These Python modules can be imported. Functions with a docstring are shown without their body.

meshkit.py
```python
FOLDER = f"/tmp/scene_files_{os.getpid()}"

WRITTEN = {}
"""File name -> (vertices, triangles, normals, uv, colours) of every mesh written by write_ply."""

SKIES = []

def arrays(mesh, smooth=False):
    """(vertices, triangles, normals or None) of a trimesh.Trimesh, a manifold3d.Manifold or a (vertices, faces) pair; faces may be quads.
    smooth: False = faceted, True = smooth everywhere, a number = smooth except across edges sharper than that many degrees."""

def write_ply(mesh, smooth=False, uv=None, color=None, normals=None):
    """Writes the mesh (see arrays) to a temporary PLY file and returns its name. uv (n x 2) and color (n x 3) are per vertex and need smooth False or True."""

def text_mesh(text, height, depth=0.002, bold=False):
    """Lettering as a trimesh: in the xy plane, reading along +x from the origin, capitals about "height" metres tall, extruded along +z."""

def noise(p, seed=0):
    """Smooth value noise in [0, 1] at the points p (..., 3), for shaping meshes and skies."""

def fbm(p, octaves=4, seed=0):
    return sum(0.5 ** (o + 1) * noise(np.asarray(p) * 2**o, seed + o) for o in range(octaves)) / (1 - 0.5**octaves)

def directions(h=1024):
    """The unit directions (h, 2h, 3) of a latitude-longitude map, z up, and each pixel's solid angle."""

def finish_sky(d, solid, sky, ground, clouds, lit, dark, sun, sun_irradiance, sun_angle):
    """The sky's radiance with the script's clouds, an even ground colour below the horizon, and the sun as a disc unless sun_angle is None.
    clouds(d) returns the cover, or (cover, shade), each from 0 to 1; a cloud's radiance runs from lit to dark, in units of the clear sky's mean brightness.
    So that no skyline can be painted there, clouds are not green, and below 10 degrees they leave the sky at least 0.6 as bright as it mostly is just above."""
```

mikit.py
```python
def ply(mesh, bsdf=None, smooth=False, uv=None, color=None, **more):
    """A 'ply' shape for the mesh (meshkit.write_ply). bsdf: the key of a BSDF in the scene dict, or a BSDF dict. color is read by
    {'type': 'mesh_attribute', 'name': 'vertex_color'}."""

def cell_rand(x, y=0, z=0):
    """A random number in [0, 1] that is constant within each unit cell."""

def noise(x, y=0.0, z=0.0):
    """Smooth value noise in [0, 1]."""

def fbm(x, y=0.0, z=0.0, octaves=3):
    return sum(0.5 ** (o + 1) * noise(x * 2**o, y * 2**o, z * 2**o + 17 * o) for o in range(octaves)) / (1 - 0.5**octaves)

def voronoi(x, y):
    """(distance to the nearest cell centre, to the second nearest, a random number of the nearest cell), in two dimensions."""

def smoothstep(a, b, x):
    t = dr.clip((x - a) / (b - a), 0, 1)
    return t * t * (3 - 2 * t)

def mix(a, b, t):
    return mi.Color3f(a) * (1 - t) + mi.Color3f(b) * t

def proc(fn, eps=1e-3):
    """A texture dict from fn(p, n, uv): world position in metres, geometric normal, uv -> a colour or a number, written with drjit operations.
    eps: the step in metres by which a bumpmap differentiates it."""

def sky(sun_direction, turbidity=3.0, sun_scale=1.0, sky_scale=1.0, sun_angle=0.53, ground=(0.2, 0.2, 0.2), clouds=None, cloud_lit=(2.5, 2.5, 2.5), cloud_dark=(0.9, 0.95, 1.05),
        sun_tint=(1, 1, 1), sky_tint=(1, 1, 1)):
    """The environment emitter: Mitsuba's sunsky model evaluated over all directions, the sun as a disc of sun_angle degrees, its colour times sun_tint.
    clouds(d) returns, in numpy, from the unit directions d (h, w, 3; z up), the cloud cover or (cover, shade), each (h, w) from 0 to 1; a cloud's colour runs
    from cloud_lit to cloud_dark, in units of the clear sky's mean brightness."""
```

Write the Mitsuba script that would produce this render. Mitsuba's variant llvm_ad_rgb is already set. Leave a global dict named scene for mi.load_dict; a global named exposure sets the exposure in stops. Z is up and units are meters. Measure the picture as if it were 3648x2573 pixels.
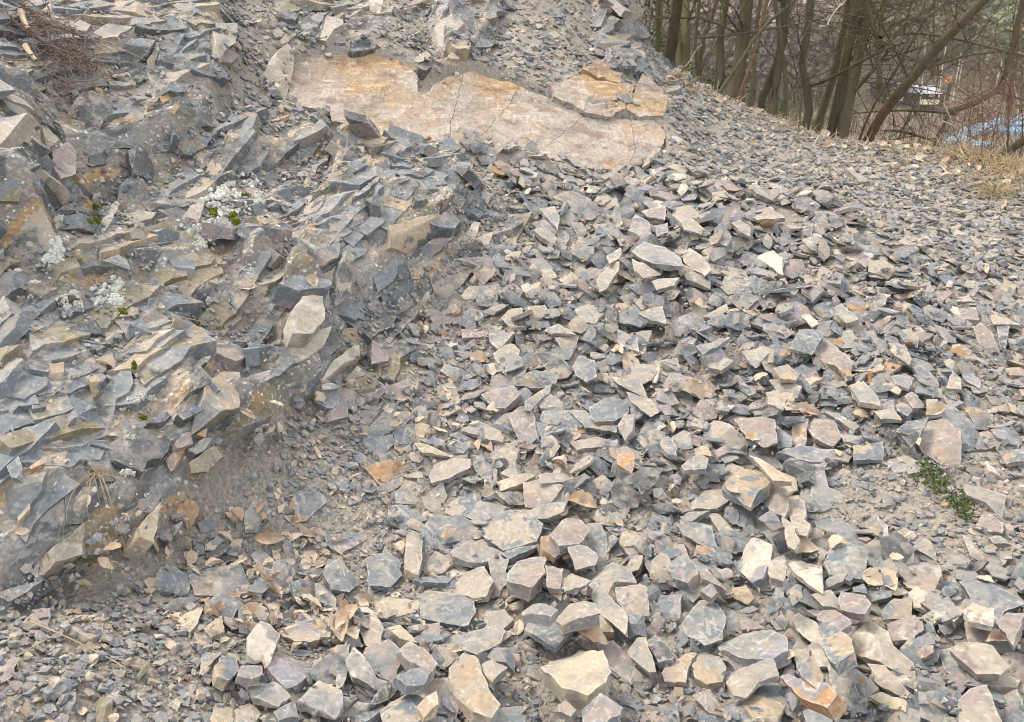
import math, random
import numpy as np, trimesh, mitsuba as mi, drjit as dr, mikit, meshkit
import manifold3d as m3
from scipy.interpolate import RBFInterpolator
from scipy.spatial import Delaunay
T = mi.ScalarTransform4f
scene, labels = {}, {}
# ---------------------------------------------------------------- camera, sky, exposure
HFOV, PITCH, CAMZ = 64.0, -22.0, 1.65
PW, PH = 3648.0, 2573.0
FPX = PW / 2 / math.tan(math.radians(HFOV / 2))
cp, sp_ = math.cos(math.radians(PITCH)), math.sin(math.radians(PITCH))
CAM = np.array([0, 0, CAMZ])
FWD, RGT, UPV = np.array([0, cp, sp_]), np.array([1.0, 0, 0]), np.array([0, -sp_, cp])
scene['camera'] = {'type': 'perspective', 'fov': HFOV, 'fov_axis': 'x', 'near_clip': 0.05, 'far_clip': 2000.0,
                   'to_world': T().look_at(origin=[0, 0, CAMZ], target=[0, cp, CAMZ + sp_], up=[0, 0, 1])}
scene['sky_light'] = mikit.sky((-0.52, 0.30, 0.80), turbidity=3, sun_scale=0.42, sun_angle=18, sun_tint=(.97, 1.0, 1.05), clouds=lambda d: 1.0,
                               cloud_lit=(2.5, 2.5, 2.5))
exposure = 2.9
rng = np.random.default_rng(7)
# ---------------------------------------------------------------- terrain
def rays(px):
    px = np.atleast_2d(np.asarray(px, float))
    d = FWD + RGT * ((px[:, :1] - PW / 2) / FPX) + UPV * ((PH / 2 - px[:, 1:2]) / FPX)
    return d / np.linalg.norm(d, axis=1, keepdims=True)
CTRL = '''0,1619,2.2 600,1619,2.25 1147,1619,2.3 1700,1619,2.3 2295,1619,2.35 0,1400,2.42 400,1400,2.5 1147,1400,2.6 1700,1400,2.6 2295,1400,2.65
100,1235,2.7 120,1120,2.72 380,1150,2.85 600,1200,2.88 1147,1200,2.95 1700,1200,2.95 2295,1200,3.0 0,1000,2.85 300,1000,2.92 480,930,3.02 660,950,3.25 1147,1000,3.35 1700,1000,3.35 2295,1000,3.45
650,860,3.42 1000,850,3.7 1400,850,3.75 1900,850,3.75 2295,850,3.95 100,800,3.15 400,700,3.42 620,780,3.5 700,700,3.66 950,680,4.15 1300,700,4.2 1700,700,4.2 2200,700,4.5
60,550,3.5 400,560,3.78 700,550,4.02 900,520,4.35 1180,520,4.8 1500,550,4.8 1900,560,4.9 2250,560,5.3 60,330,3.95 200,420,4.05 350,420,4.22 650,420,4.5 900,400,4.85 1060,400,5.25 1300,430,5.45 1600,430,5.55 1900,430,5.95 2200,450,6.2
900,310,5.55 1100,345,5.75 1380,370,5.9 1480,290,6.45 650,232,5.65 680,112,6.1 880,130,6.22 1100,185,6.35 1280,240,6.35 1450,210,6.85 800,285,5.25 560,270,5.05 700,250,5.3
60,210,4.5 300,250,4.7 470,230,4.95 100,100,4.9 300,100,5.2 450,80,5.5 550,120,5.75 0,0,5.3 300,0,5.8 600,0,6.6 850,0,7.2 1000,60,7.0 1150,60,7.4 1300,60,7.8 1400,40,8.4
1430,110,8.3 1500,165,8.1 1600,208,8.2 1700,252,8.0 1850,308,7.8 2000,334,7.6 2150,350,7.4 2295,400,7.0 1550,250,7.2 1600,330,6.8 1800,370,6.9 2000,390,6.8'''
CTRL = np.array([list(map(float, s.split(','))) for s in CTRL.split()])
P3 = CAM + rays(CTRL[:, :2] * (PW / 2295.0)) * CTRL[:, 2:3]
def sstep(a, b, x):
    t = np.clip((x - a) / (b - a), 0, 1)
    return t * t * (3 - 2 * t)
def zfar(x, y):
    x, y = np.asarray(x, float), np.asarray(y, float)
    s = (x - 1.25) * .795 - (y - 8.4) * .607
    q = (x - 1.25) * .607 + (y - 8.4) * .795
    ze = np.where(s < 0, 1.65 - 0.62 * s, np.where(s < 3.46, 1.65 - 0.36 * s, 0.40 - 0.2 * (s - 3.46)))
    p = np.stack([x, y, 0 * x], -1)
    val = -7.0 + 0.36 * np.maximum(0, y + 0.15 * x - 112) + .5 * (meshkit.fbm(p * 0.05, 3, 5) - .5)
    side = np.minimum(ze - 0.75 * np.maximum(q, 0) - 0.06 * np.maximum(-q, 0), 22)
    return np.maximum(val, np.where(s < -2, side, np.maximum(side, -7.2)))
ax = np.array([[q * .607 + s * .795 + 1.25, q * .795 - s * .607 + 8.4] for q in (.6, 2.2) for s in (-1.5, -.3, .8, 2, 3.3, 4.5)]
              + [[-4.5, y] for y in (2, 4, 6)] + [[x, 10.5] for x in (-4, -2, 0)] + [[6, y] for y in (1, 3, 5)] + [[x, .4] for x in (-2, 0, 2, 4)])
az = zfar(ax[:, 0], ax[:, 1])
az[-4:] = (-.12, -.15, -.15, -.2)
PX, PZ = np.vstack([P3[:, :2], ax]), np.concatenate([P3[:, 2], az])
RBF = RBFInterpolator(PX, PZ, kernel='thin_plate_spline', smoothing=2e-4)
GX, GY = np.linspace(-6, 7.5, 181), np.linspace(-.6, 11.4, 161)
gx, gy = np.meshgrid(GX, GY, indexing='ij')
gz = RBF(np.stack([gx.ravel(), gy.ravel()], 1)).reshape(gx.shape)
edge = np.minimum.reduce([gx + 5.2, 6.8 - gx, gy + .3, 10.8 - gy])
s_, q_ = (gx - 1.25) * .795 - (gy - 8.4) * .607, (gx - 1.25) * .607 + (gy - 8.4) * .795
edge = np.minimum(edge, 2.4 - q_)
wz = sstep(0, 1.0, edge)
gz = gz * wz + zfar(gx, gy) * (1 - wz)
from scipy.ndimage import map_coordinates, gaussian_filter, spline_filter
gzc = spline_filter(gz, order=3, mode='nearest')
def zbase(x, y):
    x, y = np.asarray(x, float), np.asarray(y, float)
    i = (x - GX[0]) / (GX[1] - GX[0]); j = (y - GY[0]) / (GY[1] - GY[0])
    ok = (i >= 0) & (i <= 180) & (j >= 0) & (j <= 160)
    z = map_coordinates(gzc, [np.clip(i, 0, 180).ravel(), np.clip(j, 0, 160).ravel()], order=3, mode='nearest', prefilter=False).reshape(x.shape)
    return np.where(ok, z, zfar(x, y))
FX, FY = np.linspace(-6, 7.5, 901), np.linspace(-.6, 11.4, 801)
fz = zbase(*np.meshgrid(FX, FY, indexing='ij'))
def zfast(x, y):
    i, j = np.clip((x + 6) / .015, 0, 899.99), np.clip((y + .6) / .015, 0, 799.99)
    a, b = i.astype(int), j.astype(int)
    u, v = i - a, j - b
    return (fz[a, b] * (1 - u) + fz[a + 1, b] * u) * (1 - v) + (fz[a, b + 1] * (1 - u) + fz[a + 1, b + 1] * u) * v
def nrm(x, y, e=.06):
    a = np.stack([-(zbase(x + e, y) - zbase(x - e, y)) / (2 * e), -(zbase(x, y + e) - zbase(x, y - e)) / (2 * e), np.ones_like(np.asarray(x, float))], -1)
    return a / np.linalg.norm(a, axis=-1, keepdims=True)
TS = np.linspace(1.3, 12, 500)
def hit(px):
    d = rays(px)
    p = CAM + d[:, None] * TS[None, :, None]
    below = p[..., 2] < zfast(p[..., 0], p[..., 1])
    k = np.where(below.any(1), below.argmax(1), len(TS) - 1)
    a, b = TS[np.maximum(k - 1, 0)], TS[k]
    for _ in range(10):
        m = (a + b) / 2
        pm = CAM + d * m[:, None]
        lo = pm[:, 2] < zfast(pm[:, 0], pm[:, 1])
        a, b = np.where(lo, a, m), np.where(lo, m, b)
    return CAM + d * ((a + b) / 2)[:, None]
# ---------------------------------------------------------------- stones seen in the photograph: tones, thickness in cm, tilt, outline
CROP = {'A': (1200, 1673, .5662), 'B': (2348, 1673, .5662), 'C': (0, 1673, .5662), 'D': (1900, 800, .5662), 'E': (1000, 850, .5662),
        'F': (2748, 800, .5559), 'G': (2348, 0, .5662), 'H': (1200, 0, .5662), 'I': (0, 0, .5662), 'J': (0, 800, .5662), 'M': (0, 0, 1.58954)}
STONES = '''
H
t3 1190,980 1220,955 1320,960 1280,980
t2 1410,950 1460,960 1570,1050 1500,1040
g4 1150,1080 1170,1040 1260,1090 1250,1110 1180,1110
g3 920,1130 940,1110 1010,1130 960,1155
t3 900,1210 930,1190 970,1230 945,1270 ! pale tan three-cornered stone lying alone on the grit beside the outcrop crest
td4 1505,1180 1600,1110 1600,1150 1530,1190
pt4 1690,1110 1750,1080 1870,1110 1880,1170 1790,1160
g3 1360,1240 1440,1200 1480,1270 1420,1280
g3 1280,1320 1370,1300 1400,1380 1390,1430
p3 1910,1310 2000,1320 2070,1290 2060,1380 1960,1360
t4D38 1540,1390 1570,1245 1660,1310 1610,1400 ! left and broader of two upright tan stones at the top of the scree
tg5D40 1720,1370 1770,1260 1810,1290 1800,1400 1750,1480 1715,1460 ! right and narrower of two upright tan stones at the top of the scree
bv3 1880,1350 1960,1400 1980,1470 1900,1480 1850,1430
bp3 1480,1400 1540,1400 1580,1460 1520,1500
t3D15 1235,1400 1310,1380 1380,1450 1360,1510
t4D25 1385,1450 1430,1430 1465,1470 1450,1560 1400,1550
b3 2000,1420 2080,1400 2080,1460 2020,1470
tr4 700,350 740,310 770,360 720,365 ! small tan stone with an orange front edge above the smooth tan rock slab
p3 570,300 640,330 680,355 620,345
G
d2 310,890 390,875 430,895 350,905 ! thin dark slate lying flat on the pale grit right of the smooth tan slab
b3 960,940 1060,960 1060,1000 1010,1000
g2 1060,970 1160,960 1180,990 1080,990
t3 70,1070 190,1060 200,1110 110,1110
td4 130,1170 220,1110 280,1140 170,1175
pt5D12 250,1180 320,1115 430,1110 460,1160 420,1220 310,1240 ! large rounded mauve-grey stone near the top of the scree, right of the upright pair
p4 500,1200 620,1120 650,1210 600,1245
d4 635,1110 720,1200 650,1190
pg3 640,1250 680,1200 800,1240 800,1280 690,1280
bp5 750,1190 770,1145 870,1210 950,1280 860,1280
b3 910,1190 1030,1200 960,1250
t3 1250,1050 1330,1050 1330,1110 1270,1090
g4 1175,1060 1250,1070 1370,1180 1380,1200 1300,1160
r2 1170,1140 1240,1145 1290,1170 1210,1180 ! bright rust-orange flat stone in the upper right of the scree
pg3 345,1300 470,1240 540,1290 440,1340
t4 90,1320 150,1300 250,1400 270,1450 170,1420
pt3 540,1330 700,1300 780,1370 620,1375
p4 460,1400 500,1370 570,1420 570,1470 510,1450
ot4 685,1430 760,1380 845,1430 770,1470
D
t4 10,30 90,0 140,60 130,120 60,80
t4D15 140,60 200,20 225,80 190,150 130,110
g3 600,30 660,10 740,50 690,80
dp6L15 1640,20 1760,0 1740,120 1700,130 1650,70 ! dark grey block with a sharp lower corner, upper middle of the scree
w3 1770,60 1900,80 1960,150 1900,185 1840,160
gb5 630,160 700,80 830,110 920,170 930,240 840,250 700,210
bp4 240,190 290,80 370,100 340,200
p5 460,180 550,110 545,200 480,240
tp4L12 930,180 980,135 1060,190 1115,280 1080,310 960,230
t3 625,220 800,290 690,320 640,290
wt4 1390,190 1500,150 1560,200 1560,290 1400,210
b4 1365,280 1420,245 1550,290 1510,330 1380,300
tg4L15 400,350 480,240 535,240 530,290 460,390 410,410 ! smooth tan stone shaped like a shoe sole, leaning left, upper middle of scree
gt4 945,290 1010,285 1110,340 1110,390 970,340
t5 745,350 780,310 910,305 880,370 770,395
t3 1180,390 1210,330 1360,350 1330,410 1230,430
b3 1370,360 1450,330 1560,370 1500,440 1400,420
bv4 1530,440 1590,400 1755,460 1690,495 1560,460
dp5D30 1880,440 1960,390 2095,345 2115,400 2080,490 1960,470 ! dark brownish purple stone standing up like a fin, right half of the scree
wt2L20 1610,500 1660,490 1790,620 1750,640 1690,580
g3 1870,520 1940,485 2040,590 1970,610
tg3 1080,560 1210,490 1220,540 1130,590
gt3 660,550 810,515 830,620 740,600
g4 425,650 520,640 650,710 655,780 560,750 470,690
tg3 860,600 990,560 1080,600 1030,745 900,690
bt3 1330,600 1400,560 1480,570 1565,680 1450,650
gb4 1030,760 1230,710 1150,770 1070,790
b5 1630,740 1680,660 1790,660 1820,700 1760,760
g3 1100,860 1210,830 1250,860 1180,910 1110,890
t3 1320,800 1440,770 1500,790 1400,870 1350,840
t4 1450,820 1580,790 1670,820 1650,860 1480,850
g5 770,860 900,840 920,900 860,945 790,920
pg4L10 1735,790 1790,730 1900,770 2005,870 2005,960 1920,900 1830,850 ! long mauve-grey slate sloping down to the right, beside a curled leaf
t3 620,880 790,890 740,960 680,990 620,930
og3 1520,900 1610,880 1670,930 1650,970 1560,960
d3L20 1200,930 1230,920 1390,1040 1350,1055 1250,1000
t3L18 500,970 650,950 700,1050 720,1090 560,1010
t2 590,1050 720,1090 800,1160 740,1200 620,1110
g4 1490,980 1570,970 1680,1010 1650,1060 1540,1050
g3 1465,1060 1540,1040 1590,1090 1570,1150 1480,1120
g3 2000,1000 2080,980 2160,1080 2180,1130 2060,1110
bp7 350,1110 450,1060 600,1090 590,1160 500,1220 390,1220 360,1170 ! big blue-grey slate block with a mauve front face in the centre of the scree
b3 215,1150 330,1170 400,1260 520,1260 510,1300 330,1270
b3 0,1215 130,1170 220,1170 315,1250 230,1280 40,1230 ! dark blue-grey slate with a pointed right end, left of the big block in the centre
p5 530,1250 575,1170 630,1180 620,1280 570,1320
bt4 60,1320 240,1280 250,1350 60,1380
tb4 240,1370 450,1320 440,1390 280,1410
t3 1840,1180 1920,1190 2050,1260 2010,1280
p4 1270,1220 1420,1210 1510,1220 1530,1340 1440,1370 1310,1280
v3 1535,1260 1620,1330 1620,1390 1540,1400
tb8L14 1060,1280 1130,1200 1220,1250 1340,1330 1330,1390 1210,1390 1120,1340 ! thick tan and grey wedge-shaped block in the right half of the scree
d2 2070,1300 2240,1360 2200,1380 2080,1330
pr3 1630,1250 1725,1230 1715,1350 1690,1430 1630,1380 ! narrow upright reddish brown slate beside a broad mauve one
pt4 1730,1270 1770,1215 1880,1210 1935,1320 1880,1380 1770,1340 ! broad seven-sided mauve-grey slate right of the narrow reddish one
b3 800,1380 830,1310 890,1380 900,1450 840,1430
b3 900,1330 980,1310 1000,1400 930,1410
b4 1940,1320 2060,1330 2070,1370 1960,1360
bo3 2020,1390 2190,1370 2200,1460 2020,1470
vb4 1550,1430 1700,1390 1960,1430 1900,1480 1740,1480
p3 1140,1420 1200,1370 1220,1430 1160,1460
o3 1010,1400 1090,1390 1120,1450 1020,1440
pr4 530,1410 590,1400 640,1450 620,1540 530,1490
b4 940,1500 1030,1440 1100,1470 1080,1530 960,1530
yo6L16 1350,1420 1420,1440 1560,1540 1610,1590 1500,1590 ! tan slate with ochre streaks leaning left, above the large rust-edged slate
db5D25 1580,1500 1620,1470 1780,1520 1800,1560 1700,1590 1620,1560
F
wt3 280,55 330,60 420,90 470,150 370,180 330,140
bg3 520,160 560,125 640,135 700,190 610,180
pg4 510,200 590,170 670,250 610,270
g4 665,260 720,270 790,320 770,340 700,330
tg4 770,340 800,320 900,310 930,340 860,390 790,370
p3 950,370 1010,360 1040,420 980,440
tg3 1130,460 1260,450 1300,490 1190,490
g3 1395,350 1440,350 1530,440 1510,460
pt4 1140,570 1200,540 1300,530 1330,600 1180,600
t3 1410,560 1560,620 1590,640 1430,620
t3L20 905,640 940,640 1010,720 1010,760 940,700
tb4L12 810,670 870,650 940,720 940,770 850,740
d3 1450,650 1530,650 1500,780 1470,770
g4 440,680 500,670 560,740 540,780 440,760
tg5 780,780 850,770 900,830 890,860 790,830
pt5L20 1300,660 1345,625 1420,690 1490,850 1490,940 1400,850 1330,740 ! long mauve-grey slate pointing down to the right near the right edge of the photo
gt4 1240,840 1300,810 1370,880 1300,930
pt3 1500,790 1590,830 1590,880 1540,870
t3 1110,860 1150,850 1200,910 1190,960 1130,900
bv3L10 1185,880 1260,910 1340,990 1330,1040 1250,1000 ! lavender-blue slate sloping down to the right below the long mauve-grey one
b4 920,910 1000,900 1070,1000 1070,1045 980,1000
p4 770,970 860,930 910,970 880,1030 800,1010
yt4L15 690,950 740,940 830,1050 810,1070 710,1000
g3 1160,940 1210,980 1220,1040 1120,1040
pr3 1500,920 1619,910 1619,960 1530,960
gt4 510,1030 560,990 640,1060 690,1130 650,1160 520,1090
pg5 860,1100 910,1050 990,1150 910,1170
tb5 805,1160 850,1120 900,1190 870,1220 810,1190
t4 1000,1120 1060,1120 1100,1190 1000,1200
t3 660,1190 780,1180 830,1240 700,1240
dr4 1250,1170 1370,1160 1420,1220 1420,1275 1310,1270
pd5D35 740,1340 770,1250 820,1350 790,1400
o4D30 1525,1380 1540,1270 1600,1330 1600,1390 ! orange-brown stone with a pointed top at the right edge of the photo
bd4 810,1310 870,1260 1000,1240 960,1320 900,1390 850,1360
bv4 1110,1190 1180,1170 1290,1240 1350,1320 1370,1400 1340,1465 1240,1400 1200,1300 1120,1230 ! broad lavender-grey slate leaning behind the big mauve boulder near the right edge
pt9D10 940,1370 1000,1270 1100,1235 1160,1290 1200,1310 1200,1480 1130,1515 990,1460 ! big rounded mauve-brown boulder near the right edge, above the green plant
bo4 1480,1470 1550,1440 1619,1440 1619,1510 1510,1520
w3 1370,1520 1430,1510 1470,1600 1400,1580
gt3 730,1520 850,1480 1000,1540 940,1580 810,1590
E
t5D25 1530,230 1590,140 1630,220 1580,255
tw4D10 1640,180 1700,170 1735,240 1660,260
ot3 1740,240 1830,210 1880,260 1800,290
yt5D15 1560,270 1650,260 1650,370 1600,360 ! cream-yellow squarish stone standing at the left rim of the scree
tw3 1140,350 1190,300 1250,300 1280,340 1240,375 1160,370 ! pale five-sided stone on the outcrop foot at the left scree rim
g4 1860,430 1950,405 2030,460 1980,510 1900,490
wt5 1560,430 1660,420 1690,460 1600,515 1570,490
t3 1270,450 1390,410 1420,420 1340,470
to5 1820,520 1880,485 1945,530 1900,560 1840,550
tp3 910,450 960,445 1100,490 1060,530 980,530
tg4L12 1380,480 1450,430 1510,420 1520,500 1480,570 1430,540
gt4 1650,560 1740,535 1850,590 1700,590
pt3 1140,570 1310,565 1290,610 1150,620
b5 1320,560 1430,545 1465,590 1400,660 1370,690 1320,640 ! blue-grey five-sided slate standing behind a tan block, left half of the scree
gt3D20 1730,625 1870,615 1850,690 1780,700
tv7 1345,720 1460,640 1500,700 1490,770 1370,775
db4 1600,720 1700,720 1800,770 1830,820 1760,830 1680,820
b4 1840,800 1880,740 1970,770 1980,850 1910,870 1850,840
gb7 1010,830 1040,765 1160,830 1150,890 1050,860
db4L8 1470,870 1600,830 1740,840 1730,890 1620,930 1490,920 ! dark blue-grey slate like a flat canoe in the middle of the scree
t4 990,930 1060,910 1110,950 1110,990 1000,980
bp7L10 1220,900 1400,890 1500,960 1400,1030 1330,1030 1240,960 ! large grey slate block with a tan top, left of the middle of the scree
t4R18 1550,1010 1700,920 1690,960 1590,1060 1550,1055
pg5 1620,1030 1690,970 1770,1030 1770,1075 1640,1060
b3 265,910 310,895 370,930 330,945 270,950
vp7D8 220,985 260,950 430,935 525,985 470,1060 420,1060 300,1060 ! lavender-grey block with a tan top at the foot of the outcrop
vp4D22 285,1060 410,990 420,1110 290,1150 ! lavender slate leaning against the front of the block at the foot of the outcrop
gp3 500,1110 540,1070 640,1030 600,1110 560,1160 500,1150
b4 530,1230 600,1250 700,1230 705,1290 630,1355 560,1320 530,1270
bo4 715,1190 845,1165 840,1260 760,1340 720,1310
ot4 845,1140 935,1180 880,1270 845,1260
bg6L10 545,1180 640,1090 690,1020 770,1050 820,1110 770,1170 660,1215 600,1250 530,1210 ! large blue-grey slate with a jagged left edge lying on a darker one
t3 1150,1200 1230,1155 1340,1170 1395,1240 1390,1270 1260,1240
pg4R10 1430,1090 1560,1050 1600,1130 1610,1220 1640,1290 1540,1320 1490,1230 ! tall mauve-grey slab lying end-on in the middle of the scree
b3 1070,1240 1110,1220 1230,1270 1200,1290
b3 880,1260 960,1240 1030,1270 1020,1290 920,1280
b4 1035,1290 1090,1260 1190,1300 1150,1340 1080,1330
ty3 850,1290 920,1280 1090,1350 1080,1365 900,1340
pt4 1300,1390 1350,1300 1450,1290 1490,1330 1470,1400 1390,1430
bg5 1190,1350 1260,1340 1335,1420 1320,1520 1260,1490 1210,1420
tg3 930,1470 960,1390 1180,1390 1180,1440 1060,1500 950,1520
t4 1390,1450 1500,1390 1520,1460 1450,1490
g4 770,1480 890,1440 895,1500 800,1500
pr4 540,1440 790,1355 760,1470 690,1530 640,1550 590,1500 ! reddish brown flat slate below the large blue-grey one, left half of the scree
b3 595,1560 760,1500 755,1550 680,1590
A
t3 375,140 430,75 545,80 555,165 490,200 380,205
t3 545,190 660,80 690,160 630,275 560,230
yt5 990,55 1240,15 1200,60 1120,100 1030,120
t6 1280,30 1450,0 1510,40 1420,70 1290,80
bt4 700,190 780,160 890,155 915,210 850,250 760,290 690,250
td4 1000,140 1185,140 1180,215 1090,215
tp4 1180,80 1290,65 1420,100 1350,190 1290,225 1190,215
b3 1450,90 1520,65 1630,130 1590,170 1480,150
gv3 805,290 930,200 1060,210 1010,280 960,330
g5 1190,250 1300,210 1430,200 1420,260 1320,300 1210,290
p6 1345,370 1420,290 1530,280 1590,330 1520,430 1400,460
b4 1040,520 1240,430 1290,440 1240,490 1100,550
bt3 900,370 1040,270 1200,255 1250,310 1280,330 1240,430 1050,495 980,450 ! large blue-grey slate sheet with a brown patch, left of the lower middle of the scree
pb6 550,370 600,300 760,285 870,320 890,400 690,470 560,420 ! mauve and blue-grey mottled block just left of the large blue-grey sheet
b3 330,230 420,215 545,280 430,370 400,410 330,320
gp4 730,510 850,430 1030,500 1035,550 880,570 740,540
pr5 1290,390 1350,375 1440,470 1370,525 1300,490 ! small mauve block with a rust-brown front face, lower middle of the scree
bg4 1540,440 1580,340 1660,340 1700,450 1700,550 1640,540
t3 1455,480 1490,445 1580,470 1640,540 1620,590 1510,620
po7D8 1785,450 1810,345 1920,355 2005,420 1990,500 1950,600 1850,530 ! squarish mauve-brown block with rusty patches, lower middle of the scree
t5 440,420 470,380 540,385 530,560 510,655 435,610 ! narrow tan bar of stone standing on end, lower left of the scree
td4 540,590 620,510 730,590 650,645 560,640
p9 1080,600 1140,510 1230,495 1305,510 1300,640 1220,710 1080,660 ! mauve-brown pyramid-shaped block in the lower middle of the scree
p3 960,570 1080,565 1060,640 1110,700 990,745 970,650
bg4 185,560 330,525 390,560 410,640 340,715 210,715
b4 0,560 60,610 140,690 60,750 0,770
bg3 495,680 600,650 740,660 690,705 540,700
tp3 720,720 800,640 920,610 975,700 930,790 860,800 740,760
p4 1315,600 1420,620 1400,720 1325,725
gt6 1580,620 1660,575 1840,590 1880,660 1740,680 1690,735 1590,680
bp5L8 1990,460 2050,430 2160,440 2190,510 2260,650 2200,700 2120,680 2060,590 ! long blue-grey slate with a mauve upper end and an orange lower edge
t3 1410,690 1480,655 1600,680 1560,720 1440,755
r4D25 1695,770 1735,715 1775,845 1735,810 ! small bright orange-brown three-cornered stone in the lower middle of the scree
pt6 1760,740 1900,720 1945,740 1960,870 1820,895 1770,820
tg5L22 1610,790 1640,720 1780,850 1810,900 1800,1010 1680,920 1620,850
g5 1165,830 1250,795 1380,880 1340,915 1170,880
t5 1385,890 1470,810 1620,840 1640,900 1430,945
bg5 500,725 640,740 850,770 860,880 815,965 640,940 540,930 ! big rectangular blue-grey slate with a pale tan patch, lower left of the scree
ty5 270,835 330,800 560,830 490,880 400,890 290,885
b4 2000,890 2040,790 2165,790 2150,920 2060,920
tg4 890,990 910,900 1050,880 1100,940 1030,1000
bg3 1190,990 1240,925 1485,965 1470,1020 1370,1110 ! flat grey kite-shaped slate above the big cream-tan block
oy4 1500,960 1560,910 1700,920 1740,1000 1570,1010
d5 1810,910 1930,915 1945,1010 1820,1000
tw5L15 110,920 175,840 230,850 270,960 250,1060 170,1070
yt3 320,990 400,960 500,1080 400,1060
po4 510,1020 560,950 640,960 650,1060 600,1130 520,1110
gt6L5 650,1085 760,1030 1000,960 1050,1000 1020,1090 880,1150 700,1110
bg4 945,1140 1040,1080 1110,1130 1110,1220 990,1170
pg5 365,1080 470,1070 560,1130 620,1200 590,1250 440,1180
pb5 165,1170 200,1080 330,1070 395,1140 395,1210 350,1310 280,1290 180,1230 ! mauve-topped slate with a blue-grey broken face, bottom edge, left of the middle
gw4 65,1200 110,1120 170,1170 250,1290 310,1320 290,1370 100,1290
b4 0,1080 80,1060 75,1200 40,1350 0,1365
gp3 1640,1100 1740,1080 1830,1170 1930,1310 1860,1345 1740,1260 1690,1200
t4L12 1820,1130 1880,1040 1940,1050 2000,1260 1960,1270 1850,1170
bd5 1955,1090 2000,1020 2120,1160 2100,1190 2020,1200
t4 900,1200 960,1190 1065,1240 980,1310 940,1260
b4 370,1300 480,1250 595,1245 540,1350 440,1350
dg4R28 225,1460 300,1350 480,1220 480,1260 330,1440 250,1470 ! thin dark slate standing on edge, tilted to the right, bottom edge, left of the middle
pt4 535,1390 600,1320 700,1310 800,1400 740,1550 640,1480
oy5 520,1440 620,1400 635,1470 560,1500 ! small block with a bright yellow-ochre face at the bottom edge
to7R12 720,1170 800,1130 870,1160 910,1250 960,1370 1020,1430 970,1505 860,1460 760,1340 715,1280 ! large brown slab with a rusty left edge at the bottom edge of the photo
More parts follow.
